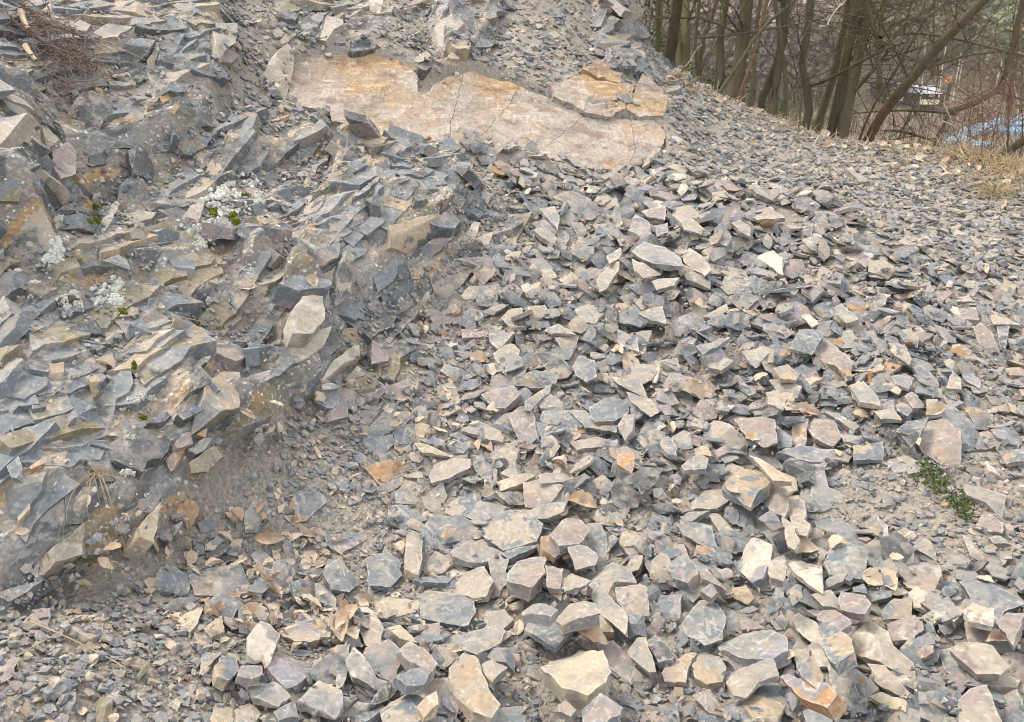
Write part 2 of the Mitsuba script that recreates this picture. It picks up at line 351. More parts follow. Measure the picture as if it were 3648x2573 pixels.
yt9 1285,1180 1390,1110 1560,1060 1660,1140 1705,1240 1680,1330 1570,1400 1430,1360 1310,1230 ! big cream-tan block, the palest large stone at the bottom of the scree
op4 2050,1270 2180,1150 2260,1130 2200,1260 2190,1330 2070,1320 ! brown stone with a bright orange-yellow stain, right of the big cream-tan block
bt4 285,1510 330,1410 470,1355 550,1440 550,1520 480,1590 300,1590 ! large blue-grey slate at the bottom edge, beside the thin dark one on edge
bg3 40,1470 260,1460 300,1500 200,1560 110,1580
pb5 1540,1450 1700,1390 1800,1430 1770,1530 1640,1590 1560,1590
p3 1370,1500 1440,1450 1500,1510 1470,1550
g4 850,1540 930,1480 1190,1470 1120,1530 950,1570
bg3 920,1590 1040,1530 1170,1540 1180,1590
B
d4 860,0 970,0 970,60 870,50
ob6 405,85 520,0 690,20 680,80 570,165 450,110 ! tan slate with a blue-grey lower half, left of the tall grey slate
yt5L10 660,0 850,10 855,80 800,120 720,70
p4L8 635,150 680,70 790,130 810,220 780,275 700,240
pt4L10 800,160 870,150 920,250 920,380 860,370 805,240
gb4R6 950,160 980,40 1000,0 1050,0 1070,100 1140,140 1205,300 1170,335 1040,270 950,200 ! tall light grey slate with a narrow top, left of the green plant
t3 195,220 300,130 420,100 440,190 360,240 210,240
p4 130,280 230,240 310,250 200,320
p5 1920,80 2010,85 2170,120 2160,250 2060,200 1940,150 ! pale mauve block just right of the green plant
p4 1985,290 2080,280 2160,330 2150,390 2000,370
t5D15 2160,350 2200,310 2250,410 2180,400
g3 310,280 370,280 470,380 410,430
b4 105,330 200,310 320,350 360,480 290,470 150,400
b4 625,300 700,250 775,340 700,360
gt4L12 775,290 830,320 880,430 850,490 800,450
br6L8 990,300 1150,300 1310,400 1310,450 1250,470 1130,430 1000,340 ! blue-grey slab with a long rust-brown front edge, below the tall light grey slate
t5 1250,310 1360,280 1430,350 1440,430 1330,410
b4L10 640,370 690,350 800,450 800,520 740,500
pr3 220,560 240,480 340,500 395,580 300,600
t5 895,420 990,380 1060,480 1030,550 960,500
t4 1910,410 2000,450 2040,520 1960,530
g3 2080,430 2150,400 2230,460 2110,460
wv7L12 470,540 510,430 570,420 700,470 690,560 640,660 580,690 500,620 ! stone with a cream left face and a lavender right face, right half of the scree
b4 1045,550 1080,480 1180,450 1310,490 1290,600 1200,660 1080,620 ! blue-grey eight-sided slate below the rust-edged slab
g4 690,580 780,540 800,590 780,670 700,660
g4 1450,390 1560,380 1700,440 1750,560 1620,500 1550,480
pv10L10 1530,680 1560,510 1600,480 1750,560 1770,660 1720,740 1570,735 ! thick lavender-grey boulder with a tan left face, right of the curled leaves
pw4 820,580 890,560 1010,580 1020,740 930,690 840,620 ! mauve slate sprinkled with white flecks, right half of the scree
g3 1030,740 1060,680 1180,650 1150,700
b3 1740,720 1850,680 1910,780 1790,770
og3 440,760 540,730 590,800 550,830 470,800
p4 265,760 340,700 370,760 330,800
p3 230,600 300,620 420,700 420,745 280,680
b3 1220,740 1290,700 1305,775 1230,765
t4 950,770 1080,760 1130,820 1140,865 1030,850
vp4 1130,800 1160,730 1260,760 1325,830 1290,900 1150,870
b4 1900,700 2000,670 2170,750 2290,830 2160,880 2120,950 2060,860 1980,830 ! big blue-grey slate on the right edge, lower part of the scree
wt4 1570,750 1620,730 1750,820 1680,860 1600,830
ob4 1400,870 1480,810 1580,800 1590,900 1420,900 ! grey stone with a large orange-yellow stain below the curled leaves
pv4 980,900 1000,850 1100,870 1200,960 1110,1020 1050,950
t4R12 1790,880 1970,760 1960,840 1860,930
pw4 1920,880 1970,840 2100,870 2100,960 1950,930
pt3 1430,950 1600,910 1640,960 1600,1050 1470,1070
p4 1925,960 2000,940 2170,1050 2060,1085 1950,1080
p4 2130,960 2190,900 2296,900 2220,1070
b4 390,850 440,850 510,930 500,990 430,1000
b3 135,940 250,830 320,820 410,930 390,1050 280,1085 170,1020 ! blue-grey five-sided slate lying flat, bottom right part of the scree
p3 510,920 620,970 660,1000 520,1000
tw5 1190,1000 1330,950 1440,1010 1470,1090 1600,1170 1610,1270 1500,1250 1330,1170 1230,1100 ! large tan irregular block in the lower right of the scree
bo5 980,950 1060,940 1200,1060 1210,1130 1100,1200 1060,1170
w5L30 840,940 880,910 980,960 1050,1090 1060,1180 960,1080 870,1010 ! cream-coloured rough face of a split slate leaning left, lower right of the scree
vp3 410,1170 560,1200 600,1260 480,1250
gv6 385,1110 520,1000 640,1000 790,1060 790,1130 720,1165 610,1185 400,1130 ! big grey slab with a wavy lower edge, bottom right part of the scree
pt4 845,1130 880,1060 950,1100 930,1200 870,1240
bo4 870,1240 960,1170 1020,1260 1000,1350 900,1290
b2 1770,1140 1850,1130 2060,1340 2030,1360 1880,1330 1790,1240 ! dark blue-grey thin slate under a long tan slab near the bottom right corner
pt4L6 1835,1110 1890,1070 2090,1110 2200,1230 2140,1280 2000,1270 ! long tan slab lying on a dark thin slate near the bottom right corner
to4 2020,1300 2130,1270 2270,1290 2250,1360 2100,1350
o5 215,1230 260,1170 370,1160 410,1220 390,1310 300,1340 230,1300
gw5 1065,1230 1180,1190 1230,1250 1365,1360 1290,1410 1170,1420 1080,1370
yo3 1320,1400 1400,1390 1550,1460 1540,1510 1430,1470
to7L10 1290,1190 1400,1210 1560,1390 1540,1420 1370,1340
bo4 540,1440 640,1320 750,1310 790,1420 740,1530 600,1510
t3 430,1330 500,1260 700,1190 740,1280 620,1320 540,1390 470,1390
vr7L16 740,1260 800,1260 920,1330 1040,1340 1100,1400 1040,1480 900,1430 790,1320 ! lavender slate with a long orange-brown left edge, bottom right part of the scree
tp7L14 220,1425 320,1380 390,1470 400,1520 330,1540
b3 910,1520 1000,1490 1090,1590 930,1590
tp6 1890,1440 1960,1380 2050,1360 2160,1590 1890,1590 ! large pale tan slab cut by the bottom edge at the lower right
b4 2120,1370 2250,1380 2296,1500 2296,1590 2180,1570
C
b3 1550,260 1600,200 1680,190 1735,240 1640,320 1620,385 1555,380 ! blue-grey slate with a curved right side, left of a rust-edged one
br4 1840,190 1870,150 2000,140 2050,200 1930,310 1850,320 ! blue-grey slate with a rusty right edge, lower left of the scree
bp3 2045,410 2150,400 2296,380 2296,430 2150,520 2090,490
b3 1590,530 1620,480 1720,560 1720,660 1650,680
pb3 1690,700 1730,580 1840,560 1890,620 1830,750 1760,780
b6 2040,640 2070,570 2160,570 2265,690 2200,750 2090,740
db4 1840,700 1900,690 1990,700 2000,790 1860,800
t5 1990,720 2060,690 2110,780 2110,860 2010,820
bg4 985,690 1010,620 1110,590 1190,640 1190,740 1170,775 1060,750 990,740 ! eight-sided worn blue-grey slate, left one of two large ones side by side
bt4 1210,650 1330,600 1510,570 1560,700 1540,760 1390,780 1240,780 ! rectangular blue-grey slate, right one of two large slates side by side, lower left
bd3 1310,800 1390,780 1520,830 1430,960 1350,930 1290,860
t4 1035,850 1160,780 1270,790 1190,840 1120,900
ty4 1110,920 1230,840 1280,850 1240,960 1190,1015 1110,980
ot3 1215,985 1300,1000 1350,1080 1270,1110 1230,1050
ob3 1290,990 1390,920 1410,1000 1330,1030
tp2 150,950 230,880 310,880 300,980 170,990
b4 1510,880 1620,840 1690,900 1660,940 1510,930
to4 1680,930 1740,870 1810,880 1760,970 1700,965
tv4 1780,1020 1890,890 1940,880 2030,960 2000,1060 1860,1070
oy4 1950,970 2040,910 2080,940 2075,1040 1960,1045
wg6 1565,1040 1640,950 1760,1010 1720,1090 1620,1120 1570,1110 ! pale whitish block among dry leaves, lower left of the scree
pv6 1680,1150 1760,1070 1900,1110 1990,1190 1960,1260 1870,1330 1800,1360 1700,1250 ! big mauve-grey block left of the three-cornered blue slate, lower left of the scree
tg3 1265,1255 1280,1150 1390,1150 1330,1210
ob4 1360,1220 1410,1140 1490,1130 1500,1240 1430,1320 1370,1290
p4 1500,1290 1540,1190 1650,1220 1640,1290 1590,1310
b4R14 1965,1240 2200,1060 2185,1160 2150,1360 2060,1340 ! three-cornered blue-grey slate pointing up, lower left of the scree
p3 0,1150 60,1140 120,1190 60,1300 0,1330
g3 1570,1370 1700,1330 1830,1390 1750,1450 1590,1420
t5 1860,1380 1990,1320 2140,1380 2150,1430 2100,1480 1880,1420
bg4 1730,1490 1850,1460 1880,1530 1760,1560
oy4 1325,1590 1360,1480 1460,1500 1460,1590
tp4 1475,1590 1480,1480 1570,1470 1640,1530 1600,1590
J
b4D10 655,225 740,180 790,185 815,275 740,250 ! blue-grey three-cornered slate lying loose on the outcrop beside a straw tuft
b3 45,1520 110,1460 135,1520 130,1590 70,1580
pr3 180,1510 290,1460 280,1500 200,1530
'''
LEDGES = '''
I
m4 265,810 350,830 370,880 300,950 280,900
dp12 450,650 500,600 580,570 640,600 690,700 640,780 590,870 560,800 460,760
pt3 320,960 430,890 480,960 470,1100 380,1130 330,1050
tg7 680,480 830,470 835,545 760,550 690,540
d6 835,500 900,490 910,570 840,580
bg5 690,430 930,415 900,470 720,475
db6 970,420 1000,350 1150,340 1160,400 1080,440 1000,450
db8 730,300 830,250 980,260 940,320 800,350
to4 925,380 990,280 1000,310 950,470 920,480
db8 1000,560 1080,520 1180,540 1160,590 1060,580 950,590
wg8R40 1350,140 1490,150 1500,220 1400,330 1370,580 1320,640 1340,400
tw5 260,70 330,10 440,20 400,90 330,120
tw5 340,130 480,60 560,60 440,150 360,150
tg6 430,170 570,100 580,150 540,210 450,200
tg5 590,200 800,110 850,150 740,240 620,240
db7 850,170 1040,100 1180,100 1170,180 1060,200 900,190
dr5 930,660 1030,660 1010,700 940,750
ro2 1000,620 1050,600 1070,640 1020,660
ro2 1060,700 1120,640 1150,650 1090,730
r2 600,560 640,570 650,620 610,610
tg5 720,790 850,700 910,720 900,760 800,790
bd7 1100,770 1150,790 1140,850 1090,860
ot4 1290,1080 1330,1000 1430,930 1430,1010 1400,1060 1340,1110 1250,1160
tb4 1510,1050 1680,900 1720,900 1640,1030 1520,1060
bd4 1440,1080 1510,1055 1640,1045 1560,1100 1450,1110
gt9 1880,850 2000,770 2080,700 2090,740 2070,790 1920,870 1850,890
bg4 1950,720 2060,670 2090,710 2000,760
tw10R38 1630,580 1680,490 1740,370 1840,250 1860,300 1840,500 1790,650 1650,620
d8 1740,90 1800,60 1880,100 1850,140 1760,130
dg8 1890,130 2000,80 2060,80 2000,170 1900,180
d8 2200,280 2290,210 2330,260 2296,310
d7 -30,400 120,370 210,430 80,500 -20,530
dm7 40,530 200,480 320,500 300,560 180,590
db9 800,960 980,850 1020,880 1000,960 1030,1010 950,1070 840,1090
t4 690,1090 760,1040 740,1140
bp5 750,1180 840,1110 990,1190 970,1280 860,1310 740,1290
gt4 560,1580 600,1480 740,1260 760,1280 640,1500 610,1590
pg4 1050,1550 1100,1400 1200,1270 1290,1250 1220,1430 1120,1560
db6 330,1340 440,1290 560,1320 540,1380 400,1400
d6 430,1430 520,1380 540,1440 480,1500
H
wm9 200,0 290,0 270,100 210,110
d8 460,240 540,170 560,240 520,260
wt7 620,150 720,90 760,150 760,260 680,270
db14 700,20 860,-30 880,120 870,200 780,180 720,110
pt7R35 875,160 960,50 970,170 900,250
ot6 690,250 780,200 860,230 830,320 750,310
d7 85,290 180,230 260,240 240,300 110,310
db7 140,150 260,110 310,200 250,230 150,220
d5 510,390 600,370 600,420 560,450 510,430
bg5 1650,190 1740,170 1730,300 1640,290
db6 1760,210 1850,130 1860,250 1780,290
db5 1840,280 1910,270 1920,330 1850,350
tg5 1650,400 1740,330 1730,420 1660,430
d7 80,880 150,790 165,840 100,900
db7 0,800 130,790 160,830 60,880 0,880
d4 100,1240 240,1130 290,1080 260,1150 170,1220
db5 30,1080 130,980 220,980 200,1040 100,1090
db5 430,1120 520,1080 590,1090 540,1120
od5 330,1420 520,1360 640,1360 600,1460 480,1540 340,1540
od4 180,1260 260,1230 290,1330 240,1330
d5 480,1240 560,1200 600,1230 540,1270 490,1270
tm4 680,1250 760,1150 780,1160 700,1250
d4 790,1270 840,1200 880,1200 830,1280
bd5 580,1400 700,1330 820,1350 740,1440 610,1420
bp5 460,1590 600,1510 740,1490 600,1600
wy4 780,1500 860,1400 900,1410 870,1500 990,1460 960,1530 860,1560 790,1540
dg6 930,1380 1000,1340 1020,1390 980,1420
pt4 370,1320 450,1290 470,1340 400,1370
J
w3 1820,570 1900,460 2030,460 2040,600 1960,690 1840,690
wy3 1830,770 1960,690 2090,640 2040,760 1900,860 1820,880
wt4 2010,1000 2100,860 2290,700 2290,790 2120,920
tw4 2160,990 2240,900 2310,850 2310,950
o4 1280,1000 1400,930 1510,930 1500,1160 1380,1190 1280,1220
od4 1520,1010 1620,960 1630,1040 1530,1060
bg6 1530,910 1700,920 1850,870 1750,960 1640,1000
mg6 1480,1220 1560,1170 1780,1110 1690,1180 1560,1230
mt8 1190,1500 1300,1420 1440,1330 1500,1320 1430,1440 1300,1560 1200,1570
pr4 1040,1490 1100,1420 1180,1420 1160,1530 1070,1560
bg5 1180,1420 1280,1350 1460,1330 1380,1390 1230,1450
pr4 1090,1390 1140,1330 1230,1300 1230,1380 1110,1420
r3 1230,1330 1300,1290 1290,1350
d6 1110,1080 1180,1000 1300,960 1310,1010 1200,1060 1110,1110
db6 1110,1200 1260,1120 1280,1170 1150,1240
bd5 1150,900 1230,850 1320,840 1300,880 1180,920
db5 920,1260 1000,1200 1100,1180 1030,1250
oy3 930,1380 1010,1320 1030,1330 960,1390
po4 280,960 320,890 400,880 400,950 330,1030 270,1060
bo4 550,980 630,950 670,970 600,1060
d7 430,650 600,600 770,620 800,660 730,700 560,690 450,720
d7 780,660 880,600 950,690 900,710 800,720
d6 400,760 500,740 700,760 560,780
bd4 200,1200 200,1150 290,1150 270,1190
vb4 400,1220 470,1180 480,1230 410,1260
d5 300,1330 470,1270 480,1300 330,1370
tg4 570,1470 720,1350 730,1370 620,1470
db5 1200,310 1270,290 1390,320 1300,350 1220,350
b3 1230,490 1320,460 1400,520 1340,540
t3 1310,370 1360,350 1370,390
vb4 1750,380 1900,300 2110,290 2080,390 1880,420
bp4 1870,250 1960,170 2140,120 2130,210 2000,270
wt4 1640,330 1700,260 1840,210 1830,280 1740,340
dt7R35 2120,300 2170,170 2220,200 2200,440 2140,500 2080,520
p4 1760,600 1830,620 1830,700 1780,780
bd5 -20,450 60,460 90,510 -20,520
d5 100,560 180,520 190,540 120,590
E
yp3 590,960 770,900 870,890 840,990 770,1030 640,1000
pt4 930,230 1100,150 1230,180 1150,280 1050,380 980,330
bg5 1100,130 1390,110 1380,180 1250,190 1150,150
gt4 840,480 940,300 950,290 930,430 830,480
pd4 570,640 680,620 740,590 670,780 570,800
pd4 1180,250 1340,190 1310,260 1210,310
ot3 740,220 830,190 910,200 870,260 780,260
bg5 1310,290 1400,200 1410,280 1390,310
pg4 520,360 640,300 680,490 600,500 540,430
C
mt10D6 320,500 620,270 900,180 990,200 900,380 650,500 340,590
y3 880,380 930,290 1000,220 980,350 960,470 870,430
pg4 985,400 1040,290 1180,240 1140,350 1060,470
y3 110,310 190,220 190,260 120,330
bd7 -20,800 120,700 220,620 260,720 170,790 50,850
bg5 270,1400 390,1340 560,1290 580,1320 430,1390 290,1440
wg4 300,1480 470,1400 470,1480 430,1530
mg8R35 630,1600 680,1290 700,1400 680,1600
mg8R35 880,1420 890,1290 930,1200 900,1350
gt6 330,1020 480,940 650,930 640,1050 560,1090 400,1060
'''
LEAVES = '''C 1185,280,150,80 1225,300,130,100 1750,160,90,90 1700,430,170,0 1900,400,170,20 2000,430,150,10 1200,570,110,110 1180,560,80,60 1060,530,90,90 1580,650,110,90 1720,780,120,60 1950,840,150,20 1600,930,160,20 2170,930,180,110 2130,1000,200,70 2220,1030,130,60 1310,880,110,120 530,730,110,10 660,600,110,20 700,500,120,170 1070,1120,90,30 1700,1320,100,20 1660,1210,100,80 1400,1060,70,80 40,945,130,140 130,385,80,170 540,210,90,90 1930,600,100,80 2020,600,90,120 1490,290,90,40 1840,440,120,150 960,740,120,20
A 1545,215,210,20 915,815,120,160 1600,1050,190,20 60,900,140,110 245,870,100,60 850,600,100,10 1390,800,90,80 2005,1330,110,60 390,500,100,60 570,310,90,60 1420,270,70,160 370,790,80,20 1550,750,90,60
B 1110,460,120,130 920,510,140,20 830,670,100,70 1340,690,130,40 1425,710,160,70 1480,770,140,10 2130,1075,110,170 1140,1480,130,70 800,1180,100,150 2050,700,90,60 1360,510,100,20 450,130,130,60 1500,560,80,30
D 990,1070,170,20 1100,1050,100,90 1220,1190,120,150 1715,1190,150,10 860,1280,130,100 300,1310,110,70 1600,1100,100,120 1420,965,110,160 1040,510,90,60 660,810,100,30 540,800,100,70 1960,950,110,60 2140,940,90,0 1380,1350,90,30 2010,1400,100,30 1570,370,70,40
E 1090,905,100,20 1030,1010,120,100 1230,1310,90,70 1310,1310,110,60 1520,1345,120,160 1890,1215,100,10 1640,790,80,10 880,570,110,60 1750,1430,130,10 1250,770,120,20 1340,1070,110,150 450,930,100,20 590,1380,80,80 1000,1210,100,20
J 660,880,100,175 710,1330,70,140 315,1120,60,45 1560,400,100,160 1970,360,100,60 1010,520,70,120 1700,1290,70,130 1970,1260,80,100
F 650,965,80,10 450,980,110,0 1050,1205,110,170 220,1210,120,10 580,1230,110,50 930,1390,90,90 840,1350,80,60 1080,300,80,10 1200,120,70,60 1360,290,80,90
H 1880,1310,60,150 2000,1060,80,70'''
# ---------------------------------------------------------------- materials
PAL = {'d': (.082, .088, .095), 'b': (.132, .150, .172), 'g': (.205, .205, .203), 'p': (.218, .186, .180), 'v': (.20, .198, .232), 't': (.275, .246, .212),
       'w': (.40, .372, .325), 'y': (.37, .32, .245), 'o': (.29, .237, .175), 'r': (.30, .185, .10), 'm': (.165, .147, .105)}
KEYS = 'dbgpvtwyorm'
SEC = dict(d='b', b='g', g='t', p='g', v='b', t='g', w='t', y='t', o='g', r='o', m='t')
fbm, sm, mix, noise = mikit.fbm, mikit.smoothstep, mikit.mix, mikit.noise
def pal(i):
    c = mi.Color3f(*PAL['d'])
    for k in range(1, len(KEYS)):
        c = dr.select(i > k - .5, mi.Color3f(*PAL[KEYS[k]]), c)
    return c
def slate_fn(p, n, uv):
    sec = dr.floor(uv.y / 100 + 1e-4)
    s = (uv.y - sec * 100) * 3.71
    q = p + mi.Vector3f(s, s * 1.7, s * .3)
    big = fbm(q.x * 11, q.y * 11, q.z * 11, 3)
    fine = fbm(q.x * 90, q.y * 90, q.z * 90, 4)
    c = mix(pal(uv.x), pal(sec), sm(.50, .58, big + .22 * (fine - .5)))
    c = c * (.62 + .76 * fine)
    grit = fbm(q.x * 23, q.y * 23, q.z * 23 + 9, 3)
    dust = sm(.15, .9, n.z) * sm(.42, .66, grit + .3 * (fine - .5)) * .34
    c = mix(c, mi.Color3f(.305, .278, .245), dust)
    rust = sm(.66, .74, fbm(q.x * 15 + 31, q.y * 15, q.z * 15, 3)) * .65
    c = mix(c, mi.Color3f(.34, .25, .15), rust * .55)
    scuff = sm(.64, .74, fbm(q.x * 75 + q.y * 60, q.y * 35 - q.x * 30, q.z * 80 + 5, 3))
    c = c + scuff * .085
    e = (uv.x - dr.floor(uv.x + .05)) * 2.5
    chip = sm(.66, .96, e + .7 * (fbm(q.x * 120, q.y * 120, q.z * 120 + 3, 2) - .5)) * .42
    c = mix(c, mi.Color3f(.43, .42, .40), chip)
    return dr.minimum(c, .7)
def slate_bump(p, n, uv):
    return fbm(p.x * 160 + uv.y, p.y * 160, p.z * 160, 2) * .6 + noise(p.x * 50, p.y * 50, p.z * 50 + uv.y)
def bump(inner, fn, scale, eps=.0015):
    return {'type': 'bumpmap', 'scale': scale, 'tex': mikit.proc(fn, eps), 'bsdf': inner}
def princ(fn, rough=.75, spec=.3, **k):
    return {'type': 'principled', 'base_color': mikit.proc(fn) if callable(fn) else {'type': 'rgb', 'value': list(fn)}, 'roughness': rough, 'specular': spec, **k}
scene['slate'] = bump(princ(slate_fn, .68, .35), slate_bump, .0022)
def dirt_fn(p, n, uv):
    d1, d2, r = mikit.voronoi(p.x * 75 + 2 * noise(p.x * 9, p.y * 9, 0), p.y * 60)
    a, b_, r2 = mikit.voronoi(p.x * 170, p.y * 150)
    fines = sm(4.6, 6.2, p.y + .3 * p.x + 1.6 * (fbm(p.x * 1.5, p.y * 1.5, 0, 3) - .5))
    c = mix(mi.Color3f(.085, .082, .076), mi.Color3f(.18, .165, .14), sm(.35, .65, fbm(p.x * 3, p.y * 3, p.z * 3, 3)))
    c = mix(c, mi.Color3f(.27, .24, .195), fines)
    st = mix(mi.Color3f(.15, .16, .17), mi.Color3f(.34, .29, .235), r)
    c = mix(c, st, sm(.02, .16, d2 - d1) * .75)
    st2 = mix(mi.Color3f(.17, .18, .19), mi.Color3f(.38, .33, .27), r2)
    c = mix(c, st2, .45)
    return c * (.55 + .9 * fbm(p.x * 130, p.y * 130, p.z * 130, 3))
def dirt_bump(p, n, uv):
    d1, d2, r = mikit.voronoi(p.x * 90, p.y * 80)
    return (1 - d1) * .6 + fbm(p.x * 40, p.y * 40, p.z * 40, 3)
scene['grit'] = bump({'type': 'diffuse', 'reflectance': mikit.proc(dirt_fn)}, dirt_bump, .008, .002)
def bed_fn(p, n, uv):
    t = p.x * .94 - p.y * .33 - p.z * .25
    s = p.x * .33 + p.y * .94
    w = fbm(p.x * 4, p.y * 4, p.z * 4, 3) * .22
    band = fbm((t + w) * 26, s * 3.2, p.z * 5, 4)
    fine = fbm(p.x * 110, p.y * 110, p.z * 110, 4)
    c = mix(mi.Color3f(*PAL['d']), mi.Color3f(*PAL['g']), sm(.40, .56, band))
    c = mix(c, mi.Color3f(.23, .20, .18), sm(.5, .66, fbm(t * 9 + 7, s * 2, p.z * 3, 3)) * .8)
    c = mix(c, mi.Color3f(.37, .235, .10), sm(.63, .75, fbm(t * 14 + 3, s * 4 + 11, p.z * 4, 3)) * .7)
    dust = sm(.35, .85, n.z) * sm(.38, .62, fbm(p.x * 8, p.y * 8, p.z * 8 + 4, 4)) * .75
    c = mix(c, mi.Color3f(.32, .272, .215), dust)
    c = mix(c, mi.Color3f(.13, .125, .085), sm(.6, .72, fbm(p.x * 5 + 9, p.y * 5, p.z * 5, 3)) * .5)
    lich = sm(.75, .78, fbm(p.x * 55, p.y * 55, p.z * 55, 3) + .13 * fbm(p.x * 3 + 2, p.y * 3, p.z * 3, 2))
    streak = sm(.60, .70, fbm((t + w) * 90, s * 40, p.z * 60 + 3, 3)) * .10
    c = mix(c * (.55 + .9 * fine) + streak, mi.Color3f(.50, .51, .48), lich)
    return c
def bed_bump(p, n, uv):
    t = p.x * .94 - p.y * .33 - p.z * .25
    return fbm(t * 70 + 3 * noise(p.x * 8, p.y * 8, p.z * 8), (p.x * .33 + p.y * .94) * 12, p.z * 14, 4) + .3 * fbm(p.x * 110, p.y * 110, p.z * 110, 2)
scene['bedrock'] = bump(princ(bed_fn, .75, .3), bed_bump, .010, .002)
def face_fn(p, n, uv):
    h = fbm(p.x * 2.3, p.y * 2.3, p.z * 3.2, 4)
    f = fbm(p.x * 60, p.y * 60, p.z * 75, 4)
    c = mix(mi.Color3f(.31, .255, .215), mi.Color3f(.375, .325, .285), sm(.35, .6, fbm(p.x * 6, p.y * 6, p.z * 9 + 3, 3)))
    oc = sm(1.05, 1.38, p.z + 1.1 * (h - .5) + .10 * p.x)
    c = mix(c, mi.Color3f(.315, .205, .10), oc * sm(.25, .5, fbm(p.x * 5 + 4, p.y * 5, p.z * 7, 3)) * .85)
    c = mix(c, mi.Color3f(.18, .115, .09), sm(.52, .64, fbm(p.x * 4 + 17, p.y * 4, p.z * 7, 4)) * .7)
    c = mix(c, mi.Color3f(.32, .235, .14), sm(.58, .7, fbm(p.x * 6 + 27, p.y * 6, p.z * 9, 3)) * .5)
    c = mix(c, mi.Color3f(.52, .48, .42), sm(.6, .72, fbm(p.x * 9, p.y * 9, p.z * 60, 3)) * .35)
    c = mix(c, mi.Color3f(.26, .25, .235), sm(.5, .66, fbm(p.x * 3 + 40, p.y * 3, p.z * 5, 4)) * .45)
    scr = sm(.62, .70, fbm(p.x * 70 + p.z * 20, p.y * 14, p.z * 18, 3))
    c = c + scr * .07
    return c * (.55 + .9 * f)
def face_bump(p, n, uv):
    return fbm(p.x * 22, p.y * 22, p.z * 30, 4) + .35 * fbm(p.x * 120, p.y * 120, p.z * 120, 2)
scene['tan_face'] = bump(princ(face_fn, .8, .25), face_bump, .016, .002)
def leaf_fn(p, n, uv):
    side = dr.abs(uv.x - .5)
    vein = sm(.08, .0, dr.abs(((uv.y * 8 - side * 5) - dr.floor(uv.y * 8 - side * 5)) - .5)) * .25 + sm(.035, .0, side) * .35
    c = mix(mi.Color3f(.40, .325, .255), mi.Color3f(.53, .455, .375), fbm(p.x * 12, p.y * 12, p.z * 12, 3))
    c = mix(c, mi.Color3f(.33, .20, .11), sm(.55, .7, fbm(p.x * 9 + 5, p.y * 9, p.z * 9, 3)) * .6)
    return c * (1 - vein * .5) * (.85 + .3 * fbm(p.x * 90, p.y * 90, p.z * 90, 2))
scene['dry_leaf_skin'] = {'type': 'twosided', 'bsdf': {'type': 'diffuse', 'reflectance': mikit.proc(leaf_fn)}}
def col(name, c, var=.35, k=30, two=True):
    def fn(p, n, uv, c=c):
        return mi.Color3f(*c) * (1 - var + 2 * var * fbm(p.x * k, p.y * k, p.z * k, 3))
    b = {'type': 'diffuse', 'reflectance': mikit.proc(fn)}
    scene[name] = {'type': 'twosided', 'bsdf': b} if two else b
col('straw', (.38, .305, .20)); col('twig', (.10, .075, .057)); col('red_twig', (.15, .088, .065)); col('moss', (.10, .115, .022), .5, 60)
col('green_leaf', (.06, .092, .028), .4, 40); col('lichen_crust', (.56, .57, .53), .3, 120); col('grass_green', (.20, .22, .08), .4, 20)
col('heather', (.20, .155, .135), .4, 60); col('dead_wood', (.50, .41, .30), .3, 40); col('pine_needles', (.07, .085, .045), .5, 6)
def bark_fn(p, n, uv):
    c = mix(mi.Color3f(.075, .065, .047), mi.Color3f(.155, .135, .098), fbm(p.x * 24, p.y * 24, p.z * 5, 3))
    return mix(c, mi.Color3f(.10, .098, .045), sm(.42, .65, fbm(p.x * 5, p.y * 5, p.z * 2.2 + 8, 3)) * .7)
def bark_bump(p, n, uv):
    return fbm(p.x * 50, p.y * 50, p.z * 9, 3)
scene['bark'] = bump({'type': 'diffuse', 'reflectance': mikit.proc(bark_fn)}, bark_bump, .012, .003)
col('rotten_bark', (.17, .115, .075), .4, 20)
# ---------------------------------------------------------------- helpers
counts = {}
def key(name):
    n = counts.get(name, 0)
    counts[name] = n + 1
    return name if n == 0 else f'{name}_{n:03d}'
def lab(k, label, cat, group=None, kind=None):
    labels[k] = {'label': label, 'category': cat}
    if group: labels[k]['group'] = group
    if kind: labels[k]['kind'] = kind
def add(k, mesh, bsdf, smooth=False, uv=None):
    scene[k] = mikit.ply(mesh, bsdf, smooth=smooth, uv=uv)
    return k
def tubes(paths, sides=5):
    V, F, o = [], [], 0
    for p, r in paths:
        p = np.asarray(p, float)
        r = np.broadcast_to(r, (len(p),))
        t = np.gradient(p, axis=0)
        t /= np.linalg.norm(t, axis=1, keepdims=True) + 1e-9
        a = np.cross(t, np.where(np.abs(t[:, 2:]) < .9, [0, 0, 1.], [1., 0, 0]))
        a /= np.linalg.norm(a, axis=1, keepdims=True) + 1e-9
        b = np.cross(t, a)
        g = np.arange(sides) * 2 * np.pi / sides
        v = p[:, None] + r[:, None, None] * (np.cos(g)[None, :, None] * a[:, None] + np.sin(g)[None, :, None] * b[:, None])
        i, j = np.meshgrid(np.arange(len(p) - 1), np.arange(sides), indexing='ij')
        q = np.stack([i * sides + j, i * sides + (j + 1) % sides, (i + 1) * sides + (j + 1) % sides, (i + 1) * sides + j], -1).reshape(-1, 4)
        V.append(v.reshape(-1, 3)); F.append(np.vstack([q[:, [0, 1, 2]], q[:, [0, 2, 3]]]) + o)
        o += v.shape[0] * sides
    return trimesh.Trimesh(np.vstack(V), np.vstack(F), process=False)
def spline(p, n):
    p = np.asarray(p, float)
    if len(p) == 2: p = np.array([p[0], (p[0] + p[1]) / 2, p[1]])
    from scipy.interpolate import CubicSpline
    d = np.r_[0, np.cumsum(np.linalg.norm(np.diff(p, axis=0), axis=1))]
    return CubicSpline(d, p)(np.linspace(0, d[-1], n))
